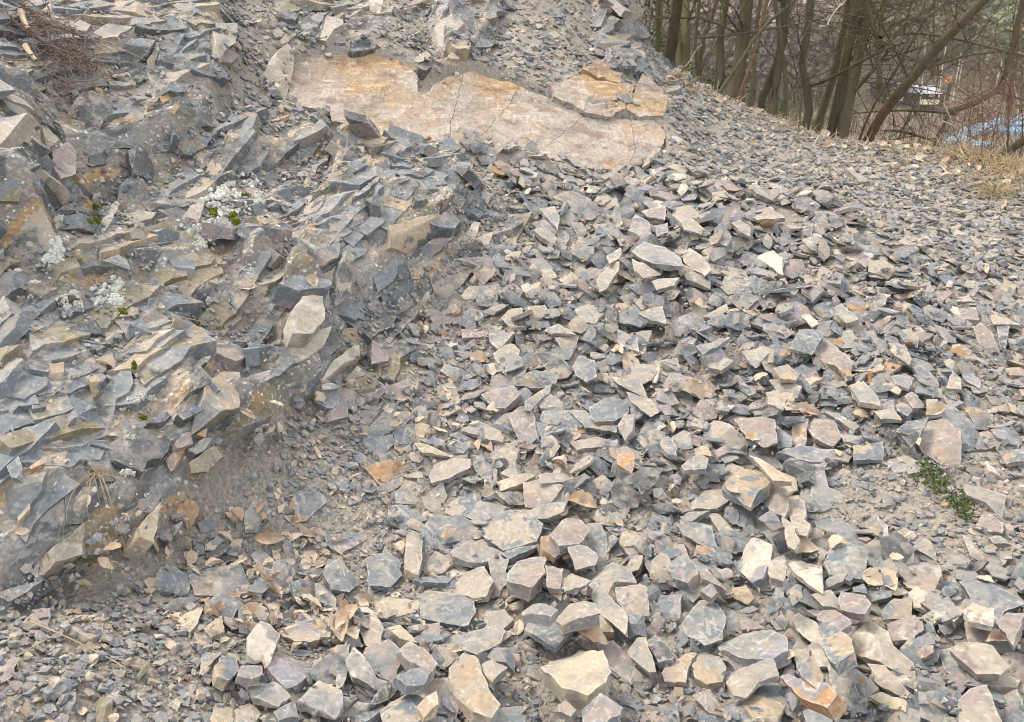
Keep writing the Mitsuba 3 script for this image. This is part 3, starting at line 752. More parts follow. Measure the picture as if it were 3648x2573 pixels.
def to_px(crop, pts):
    x0, y0, s = CROP[crop]
    return np.asarray(pts, float) * s + (x0, y0)
def parse(text):
    out, crop = [], None
    for line in text.strip().split('\n'):
        if len(line) == 1:
            crop = line; continue
        line, _, label = line.partition(' ! ')
        w = line.split()
        out.append((crop, w[0], to_px(crop, [list(map(float, q.split(','))) for q in w[1:]]), label.strip()))
    return out
def split_code(code):
    tone = ''.join(c for c in code[:2] if c.islower())
    rest = code[len(tone):]
    tilt, k = None, len(rest)
    for i, c in enumerate(rest):
        if c in 'LRUD':
            k = i; tilt = (c, float(rest[i + 1:])); break
    a = tone[0]; b = tone[1] if len(tone) > 1 else SEC[a]
    return a, b, float(rest[:k]) / 100, tilt
UVN = [0]
def uvof(a, b, n):
    UVN[0] += 37
    return np.tile([[KEYS.index(a), KEYS.index(b) * 100 + UVN[0] % 97 + 1.0]], (n, 1))
def solid(P2, t, r, fine, trims=2, rough=1.0, flare=(.86, 1.04)):
    """An angular slab of rock: outline P2 (metres, about its own centre), top at z=0, thickness t, its rim broken off along slanting faces."""
    size = max(np.ptp(P2[:, 0]), np.ptp(P2[:, 1]))
    if sum(P2[:, 0] * np.roll(P2[:, 1], -1) - P2[:, 1] * np.roll(P2[:, 0], -1)) < 0: P2 = P2[::-1]
    pts = []
    for a, b in zip(P2, np.roll(P2, -1, 0)):
        L = np.linalg.norm(b - a)
        k = max(1, int(round(L / size * 6)))
        u = np.array([b[1] - a[1], a[0] - b[0]]) / (L + 1e-9)
        for i in range(k):
            f = (i + (r.uniform(-.3, .3) if i else 0)) / k
            pts.append(a + (b - a) * f + (u * r.normal(0, .022) * min(L, size * .5) if i else 0))
    cs = m3.CrossSection([np.array(pts)], m3.FillRule.NonZero)
    s = r.uniform(*flare)
    m = cs.extrude(t, 0, 0, (s, s)).mirror((0, 0, 1))
    for _ in range(trims):
        # a plane that leaves the outline alone and slopes up from the rim to the top
        ph, f_ = r.uniform(0, 2 * np.pi), r.uniform(.35, .95)
        run = r.uniform(.25, .95) * size * .6
        al = np.arctan2(f_ * t, run)
        v = np.array([np.cos(ph) * np.sin(al), np.sin(ph) * np.sin(al), np.cos(al)])
        g2 = np.array([np.cos(ph), np.sin(ph)])
        m2 = m.trim_by_plane(tuple(-v), -((P2 @ g2).max() * .93 * np.sin(al) - f_ * t * np.cos(al)))
        if m2.num_tri() > 8: m = m2
    if fine:
        m = m.refine_to_length(fine)
    g = m.to_mesh()
    V, F = np.array(g.vert_properties[:, :3], float), np.array(g.tri_verts)
    if fine:
        o = r.uniform(0, 99, 3)
        top = sstep(-.35 * t, -.02 * t, V[:, 2])
        n1 = meshkit.fbm(V * (4.5 / size) + o, 3, 3)
        V[:, 2] += top * (n1 - .5) * .10 * size * rough
        step = meshkit.fbm(V * np.array([3, 3, 0]) / size + o + 7, 3, 1)
        V[:, 2] -= top * (np.floor(step * 7) / 7) * min(.05 * size, .25 * t) * rough
        for k in range(3):
            V[:, k] += (meshkit.noise(V * (16 / size) + o + 31 * k, k) - .5) * .022 * size * rough
    return V, F
from scipy.spatial import cKDTree
def edges(m, V, F):
    """1 at the corners of m that lie on a sharp edge of the mesh (V, F), else 0."""
    a = trimesh.Trimesh(V, F, process=False)
    w = np.zeros(len(V)); w[a.face_adjacency_edges[a.face_adjacency_angles > .55].ravel()] = 1
    return w[cKDTree(V).query(np.array(m.vertices))[1]]
def shade(V, F, ang=26):
    m = trimesh.graph.smooth_shade(trimesh.Trimesh(V, F, process=False), angle=np.radians(ang), facet_minarea=None)
    return m
# ---------------------------------------------------------------- zones of the ground
M23 = PW / 2295.0
class _P:
    def __init__(self, p):
        self.p = np.asarray(p, float); self.q = np.roll(self.p, -1, 0)
    def contains_points(self, X):
        X = np.asarray(X, float); c = np.zeros(len(X), bool)
        lo, hi = self.p.min(0), self.p.max(0)
        k = np.flatnonzero(((X >= lo) & (X <= hi)).all(1)); x, y = X[k, 0], X[k, 1]
        for (ax_, ay_), (bx_, by_) in zip(self.p, self.q):
            if ay_ != by_:
                c[k] ^= ((ay_ > y) != (by_ > y)) & (x < (bx_ - ax_) * (y - ay_) / (by_ - ay_) + ax_)
        return c
    def contains_point(self, p):
        return bool(self.contains_points(np.array([p]))[0])
def zone(text):
    h = hit(np.array([list(map(float, q.split(','))) for q in text.split()]) * M23)
    return _P(h[:, :2])
OUT_LOW = '-90,1330 130,1262 220,1245 330,1185 420,1105 560,965 640,882 760,868 740,700 640,600 500,500 -90,500'
OUT = [zone('-90,1330 130,1262 220,1245 330,1185 420,1105 560,965 640,882 760,868 850,876 960,835 880,742 940,688 1060,605 1160,555 1185,470 1090,395 1020,335 900,318 790,292 745,262 660,300 560,292 500,245 470,180 490,90 540,40 500,-20 300,-60 -90,-60'),
       zone('620,-40 640,60 780,100 880,60 860,-40'), zone('930,-40 960,100 1000,125 1060,130 1105,90 1120,-40'),
       zone('1350,-20 1330,60 1370,150 1450,175 1490,240 1520,230 1500,150 1440,80 1420,20')]
BL = zone('-90,1420 100,1440 240,1400 330,1500 300,1640 -90,1640')
SLABP = '655,112 700,112 830,115 905,135 935,150 940,200 955,205 985,180 1035,165 1060,160 1100,178 1180,205 1245,225 1330,262 1480,262 1500,275 1490,310 1470,350 1405,378 1300,374 1200,354 1130,350 1050,337 1000,325 905,312 840,300 800,285 745,270 740,245 640,232'
SLAB = zone(SLABP)
def inside(paths, x, y):
    q = np.stack([np.ravel(x), np.ravel(y)], 1)
    return np.any([p.contains_points(q) for p in paths], axis=0).reshape(np.shape(x))
sl3 = P3[[i for i, c in enumerate(CTRL) if (c[0], c[1]) in {(900, 310), (1100, 345), (1380, 370), (1480, 290), (650, 232), (680, 112), (880, 130), (1100, 185), (1280, 240)}]]
SC = sl3.mean(0)
SN = np.linalg.svd(sl3 - SC)[2][2]; SN *= np.sign(SN[2])
def zslab(x, y):
    return SC[2] - ((x - SC[0]) * SN[0] + (y - SC[1]) * SN[1]) / SN[2]
# relief of the outcrop: ribs, walls and hollows, each a step at its outline that fades out behind
RELIEF = [(.14, 30, OUT_LOW), (.17, 26, '755,300 830,288 900,330 1000,378 1065,412 1050,445 965,525 905,600 862,642 790,655 740,705 690,720 640,700 660,600 700,480 735,400'),
          (.16, 26, '-90,-90 500,-90 492,100 478,238 440,285 300,330 125,335 112,560 -90,565'), (.14, 20, '-90,205 100,250 112,350 120,470 112,565 -90,575'),
          (.10, 18, '500,240 560,228 640,235 740,243 748,262 700,305 620,335 500,330'), (-.10, 18, '420,655 560,690 640,755 560,805 480,765 380,720'), (-.08, 14, '440,835 560,825 610,880 450,935'),
          (.16, 20, '965,-60 1110,-60 1100,60 1065,135 1000,128 975,60'), (.14, 20, '1360,-60 1420,0 1440,90 1455,160 1390,170 1340,90'), (.10, 14, '600,420 700,360 730,400 690,520 640,600 560,640 520,560')]
# the mask of bare rock, softened at its rim, on a regular grid
RX, RY = np.arange(-3.6, 2.6, .012), np.arange(1.0, 9.6, .012)
rxx, ryy = np.meshgrid(RX, RY, indexing='ij')
REL = np.zeros(rxx.shape)
for h_, s_, tx in RELIEF:
    m_ = inside([zone(tx)], rxx, ryy).astype(float)
    REL += h_ * (gaussian_filter(m_, 1.6) - gaussian_filter(m_, s_))
ROCK = gaussian_filter(inside(OUT, rxx, ryy).astype(float), 5)
SLM = gaussian_filter(inside([SLAB], rxx, ryy).astype(float), 2.0)
SLB = gaussian_filter(inside([SLAB], rxx, ryy).astype(float), 10.0)
def gridval(G, x, y, order=1):
    return map_coordinates(G, [(np.ravel(x) - RX[0]) / .012, (np.ravel(y) - RY[0]) / .012], order=order, mode='constant').reshape(np.shape(x))
def ledges(x, y):
    """Height added to the base slope where rock is bare: beds that break off towards +t."""
    p = np.stack([x, y, 0 * x], -1)
    t, s = x * .94 - y * .33, x * .33 + y * .94
    h = 0
    for w, a, sd in ((.55, .055, 1), (.19, .018, 2), (.075, .010, 3), (.034, .005, 4)):
        ph = t / w + 1.3 * (meshkit.fbm(p * (.55 / w), 3, sd) - .5) * 2 + .55 * np.floor(s / (w * 2.3) + meshkit.noise(p * (.4 / w), sd + 9) * 1.5) % 1
        saw = ph - np.floor(ph)
        amp = .45 + 1.1 * meshkit.noise(np.stack([np.floor(ph) * 3.1, s / (w * 1.7), 0 * s], -1), sd + 4)
        h = h + a * amp * (np.where(saw < .84, saw / .84, (1 - saw) / .16) - .5)
    return h + .03 * (meshkit.fbm(p * 5, 4, 8) - .5)
def zground(x, y):
    x, y = np.asarray(x, float), np.asarray(y, float)
    z = zbase(x, y)
    p = np.stack([x, y, 0 * x], -1)
    near = (x > RX[0]) & (x < RX[-1]) & (y > RY[0]) & (y < RY[-1])
    rk = np.where(near, gridval(ROCK, x, y), 0)
    z = z + np.where(near, gridval(REL, x, y), 0) + rk * ledges(x, y) + (1 - rk) * .05 * (meshkit.fbm(p * 2.3, 4, 3) - .5)
    sb0 = np.where(near, gridval(SLB, x, y), 0)
    sb = sb0 + .10 * (meshkit.fbm(p * 11, 4, 21) - .5) * sstep(.02, .2, sb0)
    pl = zslab(x, y)
    rim = sstep(.0, .26, sb0)
    z = z * (1 - rim) + (pl + .012 + .05 * (meshkit.fbm(p * 14, 3, 22) - .42)) * rim
    sl = sstep(.40, .50, sb)
    return z * (1 - sl) + np.minimum(z, pl - .045) * sl
xs = np.concatenate([-np.geomspace(400, 3.7, 40), np.arange(-3.6, -2.3, .02), np.arange(-2.3, .3, .0095), np.arange(.3, 1.2, .02), np.arange(1.2, 6, .05), np.geomspace(6.1, 400, 50)])
ys = np.concatenate([[-30, -12, -5, -2, -.6, .2, .7], np.arange(1.0, 1.5, .02), np.arange(1.5, 4.6, .0105), np.arange(4.6, 7.4, .02), np.arange(7.4, 11, .08), np.geomspace(11.1, 500, 70)])
xx, yy = np.meshgrid(xs, ys, indexing='ij')
zz = zground(xx, yy)
nx, ny = xx.shape
i, j = np.meshgrid(np.arange(nx - 1), np.arange(ny - 1), indexing='ij')
quad = np.stack([i * ny + j, (i + 1) * ny + j, (i + 1) * ny + j + 1, i * ny + j + 1], -1).reshape(-1, 4)
V = np.stack([xx, yy, zz], -1).reshape(-1, 3)
cx, cy = V[quad][:, :, 0].mean(1), V[quad][:, :, 1].mean(1)
isrock = (cx > RX[0]) & (cx < RX[-1]) & (cy > RY[0]) & (cy < RY[-1]) & (gridval(ROCK, cx, cy) > .5)
def sub(q):
    f = np.vstack([q[:, [0, 1, 2]], q[:, [0, 2, 3]]])
    u, inv = np.unique(f, return_inverse=True)
    return trimesh.Trimesh(V[u], inv.reshape(f.shape), process=False)
isfar = (cy > 10.9) | (cx > 6.5)
add('ground', sub(quad[~isrock & ~isfar]), 'grit', smooth=True)
labels['ground'] = {'label': 'pale tan grit and fine broken slate on the slope under the stones', 'category': 'ground', 'kind': 'structure'}
add('rock_outcrop__bedrock', sub(quad[isrock]), 'bedrock', smooth=False)
lab('rock_outcrop', 'dark jagged slate outcrop with slanting beds covering the left half of the slope', 'rock outcrop')
def valley_fn(p, n, uv):
    c = mix(mi.Color3f(.21, .172, .14), mi.Color3f(.13, .11, .09), fbm(p.x * .12, p.y * .12, 0, 4))
    c = mix(c, mi.Color3f(.14, .15, .06), sm(.5, .7, fbm(p.x * .06 + 9, p.y * .06, 0, 3)) * .7)
    return c * (.7 + .6 * fbm(p.x * 3, p.y * 3, p.z * 3, 3))
scene['valley_soil'] = {'type': 'diffuse', 'reflectance': mikit.proc(valley_fn)}
add('valley', sub(quad[isfar]), 'valley_soil', smooth=True)
labels['valley'] = {'label': 'brown and dull green valley floor and hillside beyond the trees', 'category': 'hillside', 'kind': 'structure'}
# ---------------------------------------------------------------- the height of whatever lies on the slope so far
C_ = .012
BX, BY = np.arange(-3.4, 5.6, C_), np.arange(1.0, 9.4, C_)
bxx, byy = np.meshgrid(BX, BY, indexing='ij')
B0 = zground(bxx, byy)
B0[inside([SLAB], bxx, byy)] = zslab(bxx, byy)[inside([SLAB], bxx, byy)]
BUF = B0.copy()
RK = gridval(ROCK, bxx, byy) * (bxx < 2.5)
SM = gaussian_filter(B0, 4)
def cell(x, y):
    return (np.clip(((np.asarray(x) - BX[0]) / C_).astype(int), 0, len(BX) - 1), np.clip(((np.asarray(y) - BY[0]) / C_).astype(int), 0, len(BY) - 1))
def frame(n, yaw=None, r=None):
    n = n / np.linalg.norm(n)
    a = np.cross(n, [0.0, 1, 0] if abs(n[1]) < .9 else [1.0, 0, 0]); a /= np.linalg.norm(a)
    b = np.cross(n, a)
    if yaw is not None:
        a, b = a * math.cos(yaw) + b * math.sin(yaw), b * math.cos(yaw) - a * math.sin(yaw)
    return np.stack([a, b, n], 1)
def tiltn(n, tilt, r, jit=6):
    v = n + np.array([r.normal(0, 1), r.normal(0, 1), 0]) * math.tan(math.radians(jit)) * .6
    if tilt:
        k = math.tan(math.radians(tilt[1]))
        v = v / v[2] + {'L': np.array([-1., -.2, 0]), 'R': np.array([1., -.2, 0]), 'D': np.array([0, -1., 0]), 'U': np.array([0, 1., 0])}[tilt[0]] * k
    return v / np.linalg.norm(v)
def plate(px, thick, tilt, r, lift_q, sink, jit=6, base=None):
    """The outline px laid on a plane that rests on what lies there: (corners, centre, normal)."""
    c = px.mean(0)
    P0 = hit(c)[0]
    n = tiltn(nrm(P0[0], P0[1], .12), tilt, r, jit)
    if n @ rays(c)[0] > -.38:
        n = n - rays(c)[0] * (.38 + n @ rays(c)[0]); n /= np.linalg.norm(n)
    d = rays(px)
    def lay(P):
        k = ((P - CAM) @ n) / np.minimum(d @ n, -.12)
        return CAM + d * k[:, None]
    Q = lay(P0)
    lo, hi = Q.min(0), Q.max(0)
    i0, j0 = cell(lo[0], lo[1]); i1, j1 = cell(hi[0], hi[1])
    sx, sy = bxx[i0:i1 + 1, j0:j1 + 1], byy[i0:i1 + 1, j0:j1 + 1]
    m = _P(Q[:, :2]).contains_points(np.stack([sx.ravel(), sy.ravel()], 1)).reshape(sx.shape)
    if not m.any(): m[:] = True
    plane = P0[2] - ((sx - P0[0]) * n[0] + (sy - P0[1]) * n[1]) / n[2]
    res = ((BUF if base is None else base)[i0:i1 + 1, j0:j1 + 1] - plane)[m]
    lift = np.quantile(res, lift_q) * n[2] + thick * sink
    Q = lay(P0 + n * lift)
    return Q, n
def settle(Q, n, drop=0.0):
    lo, hi = Q.min(0), Q.max(0)
    i0, j0 = cell(lo[0], lo[1]); i1, j1 = cell(hi[0], hi[1])
    sx, sy = bxx[i0:i1 + 1, j0:j1 + 1], byy[i0:i1 + 1, j0:j1 + 1]
    m = _P(Q[:, :2]).contains_points(np.stack([sx.ravel(), sy.ravel()], 1)).reshape(sx.shape)
    c = Q.mean(0)
    plane = c[2] - ((sx - c[0]) * n[0] + (sy - c[1]) * n[1]) / n[2] - drop
    b = BUF[i0:i1 + 1, j0:j1 + 1]
    b[m] = np.maximum(b[m], plane[m])
def rock_mesh(Q, n, thick, r, fine_k=9, **k):
    R = frame(n)
    c = Q.mean(0)
    P2 = (Q - c) @ R[:, :2]
    size = max(np.ptp(P2[:, 0]), np.ptp(P2[:, 1]))
    V, F = solid(P2, thick, r, max(size / fine_k, .007), **k)
    return V @ R.T + c, F
# ---------------------------------------------------------------- ledges of the outcrop
r = np.random.default_rng(11)
nled = 0
def ledge(Q, n, thick, a, b, trims=1, rough=.8, fk=8):
    V, F = rock_mesh(Q, n, thick, r, fk, trims=trims, rough=rough, flare=(.95, 1.1))
    m = shade(V, F, 24)
    k = key('rock_outcrop__ledge')
    uv_ = uvof(a, b, len(m.vertices)); uv_[:, 0] += .33 * edges(m, V, F)
    scene[k] = mikit.ply(m, 'slate', smooth=True, uv=uv_)
LP = [_P(px) for _, _, px, _ in parse(LEDGES)]
def pixel(P):
    d = P - CAM
    return (PW / 2 + (d @ RGT) / (d @ FWD) * FPX, PH / 2 - (d @ UPV) / (d @ FWD) * FPX)
ZS = gaussian_filter(B0, 4)
NGX, NGY = np.gradient(ZS, C_)
# the beds: rows along the strike, each a line of slabs whose lower edge stands proud of the next row
SD, TD = np.array([.33, .944]), np.array([.944, -.33])
tiles = []
t0 = -4.6
while t0 < .9:
    step = r.uniform(.035, .085)
    s0 = .6
    tone = r.choice(list('dddbbbmgt'))
    th0 = r.uniform(.008, .024)
    while s0 < 9:
        yn = max(1.6, s0)
        l = r.uniform(.10, .40) * (.47 + yn / 4.8); w = step * r.uniform(1.5, 2.3) * (.7 + yn / 8)
        c = SD * (s0 + l / 2) + TD * (t0 + .035 * math.sin(s0 * 3 + t0 * 7) + r.normal(0, .008))
        s0 += l * r.uniform(.8, .95)
        x, y = c
        if not (BX[0] < x < 2.4 and BY[0] < y < 8.9): continue
        i, j = cell(x, y)
        if RK[i, j] < .55 or r.random() < .06: continue
        P = np.array([x, y, ZS[i, j]])
        pp = pixel(P)
        if not (-150 < pp[0] < 2500 and -80 < pp[1] < 2700): continue
        if any(q.contains_point(pp) for q in LP): continue
        tiles.append((l * w / (y * y), l, w, P, tone if r.random() < .82 else r.choice(list('dbgtpmo')), th0 * r.uniform(.7, 1.6)))
    t0 += step
tiles.sort(key=lambda q: -q[0])
BV, BF, BU, o = [], [], [], 0
for kk, (_, l, w, P, tone, th) in enumerate(tiles):
    x, y, _z = P
    i, j = cell(x, y)
    n = np.array([-np.clip(NGX[i, j], -1.3, 1.3), -np.clip(NGY[i, j], -1.3, 1.3), 1.])
    n += np.array([TD[0], TD[1], 0]) * r.uniform(-.36, -.12) + r.normal(0, .025, 3)
    n /= np.linalg.norm(n)
    R = frame(n)
    e = R.T @ np.array([SD[0], SD[1], NGX[i, j] * SD[0] + NGY[i, j] * SD[1]]); yaw = math.atan2(e[1], e[0]) + r.normal(0, .05)
    sk = r.uniform(-.5, .5) * w
    u_ = np.linspace(-.5, .5, 5)
    oo = np.vstack([np.stack([u_ * l + sk, -w / 2 + r.normal(0, .10, 5) * w], 1), np.stack([-u_ * l - sk, w / 2 + r.normal(0, .06, 5) * w], 1)])
    oo = oo @ np.array([[math.cos(yaw), math.sin(yaw)], [-math.sin(yaw), math.cos(yaw)]])
    P = P + n * th * r.uniform(.4, 1.1)
    sec = r.choice(list('bgmdbp'))
    if kk < 166:
        ledge(P + oo @ R[:, :2].T, n, th + .05, tone, sec, trims=1, rough=.4, fk=10)
    else:
        V_, F_ = solid(oo, th + .05, r, 0 if y > 2.8 else .05, trims=1, rough=.4, flare=(.95, 1.05))
        BV.append(V_ @ R.T + P); BF.append(F_ + o); o += len(V_); BU.append(uvof(tone, sec, len(V_)))
    settle(P + oo @ R[:, :2].T, n)
add('rock_outcrop__thin_beds', trimesh.Trimesh(np.vstack(BV), np.vstack(BF), process=False), 'slate', uv=np.vstack(BU))
labels['rock_outcrop__thin_beds'] = {'label': 'thin broken beds of slate running up to the right between the larger ledges', 'kind': 'stuff'}
for crop, code, px, label in parse(LEDGES):
    a, b, th, tilt = split_code(code)
    Q, n = plate(px, th, tilt, r, .88, .3, 5, B0)
    Q = Q + n * .012
    ledge(Q, n, th + .07, a, b, trims=1 if th > .035 else 0, rough=.9)
    settle(Q, n)
# ---------------------------------------------------------------- the smooth tan face and the sheet that lies over it
def face(text, thick, raise_, r, k, jag=.05, off=-.0016):
    px = np.array([list(map(float, q.split(','))) for q in text.split()]) * M23
    d = rays(px)
    P = SC + SN * raise_
    Q = CAM + d * (((P - CAM) @ SN) / (d @ SN))[:, None]
    R = frame(SN); c = Q.mean(0); P2 = (Q - c) @ R[:, :2]
    if sum(P2[:, 0] * np.roll(P2[:, 1], -1) - P2[:, 1] * np.roll(P2[:, 0], -1)) < 0: P2 = P2[::-1]
    pts = []
    for a, b in zip(P2, np.roll(P2, -1, 0)):
        kk = max(1, int(np.linalg.norm(b - a) / .022))
        for q in range(kk): pts.append(a + (b - a) * q / kk)
    pts = np.array(pts)
    W0 = np.column_stack([pts, 0 * pts[:, 0]]) @ R.T + c
    pts = pts + np.stack([meshkit.fbm(W0 * 13, 3, 31) - .5, meshkit.fbm(W0 * 13, 3, 32) - .5], 1) * jag
    m = m3.CrossSection([np.array(pts)], m3.FillRule.NonZero).offset(off, m3.JoinType.Miter).extrude(thick).translate((0, 0, -thick)).refine_to_length(.028)
    g = m.to_mesh(); V, F = np.array(g.vert_properties[:, :3], float), np.array(g.tri_verts)
    W = V @ R.T + c
    top = sstep(-.02, -.004, V[:, 2])
    V[:, 2] += top * ((meshkit.fbm(W * 1.7, 4, 3) - .5) * .04 - np.floor(meshkit.fbm(W * 1.6 + 5, 4, 6) * 7) * .008 + .016)
    m = shade(V @ R.T + c, F, 30)
    scene[k] = mikit.ply(m, 'tan_face', smooth=True)
lab('smooth_rock_face', 'broad smooth tan and ochre rock face cut by straight cracks in the upper middle', 'rock face')
for tx in ('655,112 830,115 905,135 935,150 940,203 955,207 985,182 1035,167 1024,230 1009,290 1003,326 905,312 840,300 800,285 745,270 740,245 640,232',
           '1035,167 1060,160 1100,178 1140,185 1163,198 1136,240 1108,275 1062,317 1045,336 1003,326 1009,290 1024,230',
           '1163,198 1245,225 1310,259 1262,298 1199,340 1197,354 1130,350 1045,336 1062,317 1108,275 1136,240',
           '1310,259 1330,262 1414,268 1418,290 1423,320 1415,360 1407,378 1300,374 1197,354 1199,340 1262,298',
           '1414,268 1480,262 1500,275 1490,310 1470,352 1407,378 1415,360 1423,320 1418,290'):
    face(tx, .09, 0, r, key('smooth_rock_face__crack_bounded_block'))
face(SLABP, .03, -.034, r, 'smooth_rock_face__crack_fill', .02, -.01)
scene['smooth_rock_face__crack_fill']['bsdf'] = {'type': 'ref', 'id': 'grit'}
for q in ('1235,190 1310,165 1350,180 1420,185 1418,215 1400,245 1368,262 1300,245 1240,215', '1422,205 1440,165 1485,200 1497,235 1490,255 1430,262 1404,247', '1300,150 1345,130 1395,165 1390,182 1340,172'):
    face(q, .09, .036, r, key('smooth_rock_face__overlying_sheet'), .09)
labels['smooth_rock_face__overlying_sheet'] = {'label': 'ochre sheet lying over the top right end of the smooth face, with a shaded lower edge'}
# ---------------------------------------------------------------- loose stones
r = np.random.default_rng(23)
STN = parse(STONES)
foot = [_P(hit(px)[:, :2]) for _, _, px, _ in STN]
TAKEN = np.zeros(BUF.shape, bool)
for f in foot:
    i0, j0 = cell(*f.p.min(0)); i1, j1 = cell(*f.p.max(0))
    sx, sy = bxx[i0:i1 + 1, j0:j1 + 1], byy[i0:i1 + 1, j0:j1 + 1]
    TAKEN[i0:i1 + 1, j0:j1 + 1] |= f.contains_points(np.stack([sx.ravel(), sy.ravel()], 1)).reshape(sx.shape)
# coarseness of the scree: 0 = grit only, 1 = big stones
CO = '''1147,900,1 1600,900,1 2000,900,1 1500,600,1 1200,620,.95 1150,520,.5 1800,600,.9 2100,650,.75 2250,700,.7 1400,450,.9 1300,385,.55 1650,420,.75 1850,430,.5 2000,480,.45 2200,480,.1 2250,560,.35 2100,400,.15
1600,370,.3 1750,330,.1 1600,260,.12 1850,360,.2 2050,360,.1 1200,1200,.95 1600,1250,.95 2000,1300,.95 2250,1350,.9 1300,1500,.55 900,1500,.9 1100,1560,.5 2200,1550,.7 1700,1560,.7 700,1000,.18 560,1060,.15 640,1120,.25 820,1090,.5 900,1000,.75 1000,800,.65 800,900,.3 560,1200,.5 500,1350,.7 330,1330,.3
400,1480,.25 250,1300,.15 150,1350,.2 480,1560,.35 650,1560,.6 2070,1130,.12 2010,1080,.25 2200,1150,.4 2250,950,.7 2280,800,.6 200,1560,.2 60,1600,.2 550,150,.1 600,270,.12 1200,60,.35 1250,130,.4 1100,120,.3 700,40,.2'''
CO += ' 1150,430,.8 1450,390,.95 1250,450,1 1550,450,1 1600,500,1 1750,480,.9 1400,600,1 1700,700,1 1500,800,1 1950,750,.9 1300,800,1 1800,1000,1 1500,1000,1'
CO = np.array([list(map(float, q.split(','))) for q in CO.split()])
coh = hit(CO[:, :2] * M23)[:, :2]
def coarse(x, y):
    d = ((np.asarray(x)[..., None] - coh[:, 0]) ** 2 + (np.asarray(y)[..., None] - coh[:, 1]) ** 2) / (.02 + .02 * np.asarray(y)[..., None] ** 1.3)
    w = 1 / (d + .15) ** 2.2
    return (w * CO[:, 2]).sum(-1) / w.sum(-1)
def project(P):
    d = P - CAM
    f = d @ FWD
    return np.stack([PW / 2 + (d @ RGT) / f * FPX, PH / 2 - (d @ UPV) / f * FPX], -1)
def template(r, fine, flat):
    k = r.integers(4, 8)
    g = np.arange(k) * 2 * np.pi / k + r.uniform(-.38, .38, k) * 5 / k
    w = r.uniform(.45, .95)
    p = np.stack([np.cos(g), np.sin(g) * w], 1) * r.uniform(.75, 1.08, (k, 1))
    t = r.uniform(*flat)
    V, F = solid(p, t, r, fine, trims=r.integers(1, 4), rough=1.1)
    V[:, 2] += t / 2
    return V, F
MED = [template(r, .42, (.22, .6)) for _ in range(40)] + [template(r, 0, (.2, .6)) for _ in range(40)]
SML = [template(r, 0, (.22, .7)) for _ in range(48)]
CHIP = []
while len(CHIP) < 40:
    q = r.normal(0, 1, (9, 3)) * (1, .75, .42)
    h = trimesh.convex.convex_hull(q / np.abs(q).max())
    if len(h.faces) <= 14: CHIP.append((np.array(h.vertices), np.array(h.faces)))
TONES = list('dbgpvtwyor')
LOW, HIGH = np.array([.12, .36, .18, .15, .03, .12, .015, .01, .012, .006]), np.array([.07, .21, .24, .15, .02, .24, .035, .015, .012, .006])
def tones(y, n):
    f = sstep(2.6, 5.0, y)[:, None]
    f = np.asarray(f)
    w = np.cumsum((LOW / LOW.sum()) * (1 - f) + (HIGH / HIGH.sum()) * f, 1)
    a = (r.random((n, 1)) > w).sum(1)
    s_ = r.choice(len(TONES), n, p=LOW / LOW.sum())
    ki = np.array([KEYS.index(c) for c in TONES])
    return np.stack([ki[np.minimum(a, 9)], ki[s_] * 100 + r.integers(1, 98, n)], 1).astype(float)
def gather(lib, pick, R, size, P, uvs, squash=None):
    Vs, Fs, Us, o = [], [], [], 0
    for k in range(len(lib)):
        w = np.flatnonzero(pick == k)
        if not len(w): continue
        v, f = lib[k]
        vv = np.einsum('nij,vj->nvi', R[w] * size[w][:, None, None], v) + P[w][:, None]
        Vs.append(vv.reshape(-1, 3))
        Fs.append((f[None] + (np.arange(len(w)) * len(v))[:, None, None]).reshape(-1, 3) + o)
        Us.append(np.repeat(uvs[w], len(v), 0)); o += len(w) * len(v)
    return np.vstack(Vs), np.vstack(Fs), np.vstack(Us)
def frames(n, yaw):
    n = n / np.linalg.norm(n, axis=1, keepdims=True)
    a = np.cross(n, np.tile([0.3, .9, .1], (len(n), 1))); a /= np.linalg.norm(a, axis=1, keepdims=True)
    b = np.cross(n, a)
    c, s = np.cos(yaw)[:, None], np.sin(yaw)[:, None]
    return np.stack([a * c + b * s, b * c - a * s, n], 2)
def in_view(x, y, z, m=70):
    q = project(np.stack([x, y, z], -1))
    return (q[:, 0] > -m * 3) & (q[:, 0] < PW + m * 3) & (q[:, 1] > -m * 3) & (q[:, 1] < PH + m * 5)
inslab = inside([SLAB], bxx, byy)
def scatter(n, ok):
    """n places, denser towards the camera so that they are about as dense in the picture."""
    out = []
    while sum(len(o) for o in out) < n:
        x, y = r.uniform(-3.2, 5.4, 20000), r.uniform(1.05, 9.2, 20000)
        i, j = cell(x, y)
        k = (r.random(20000) < (1.6 / np.maximum(y, 1.4)) ** 1.1) & in_view(x, y, BUF[i, j]) & ok(x, y, i, j)
        out.append(np.stack([x[k], y[k]], 1))
    return np.vstack(out)[:n]
def small(n, lib, lo, hi, ok, tilt=.35, up=.3, buf=None):
    q = scatter(n, ok)
    x, y = q.T
    i, j = cell(x, y)
    S = gaussian_filter(BUF if buf is None else buf, 1.2)
    gx_, gy_ = np.gradient(S, C_)
    nn = np.stack([-np.clip(gx_[i, j], -1.2, 1.2), -np.clip(gy_[i, j], -1.2, 1.2), np.ones(n)], 1) + r.normal(0, tilt, (n, 3)) * (1, 1, .3)
    nn[:, 2] = np.abs(nn[:, 2])
    far = np.clip(np.hypot(x, y) / 3.0, .8, 1.6)
    size = r.uniform(0, 1, n) ** 1.8 * (hi - lo) + lo
    size = size * far
    P = np.stack([x, y, S[i, j] + size * up], 1)
    return gather(lib, r.integers(0, len(lib), n), frames(nn, r.uniform(0, 6.3, n)), size, P, tones(y, n))
parts = []
inslab = gaussian_filter(inslab.astype(float), 5)
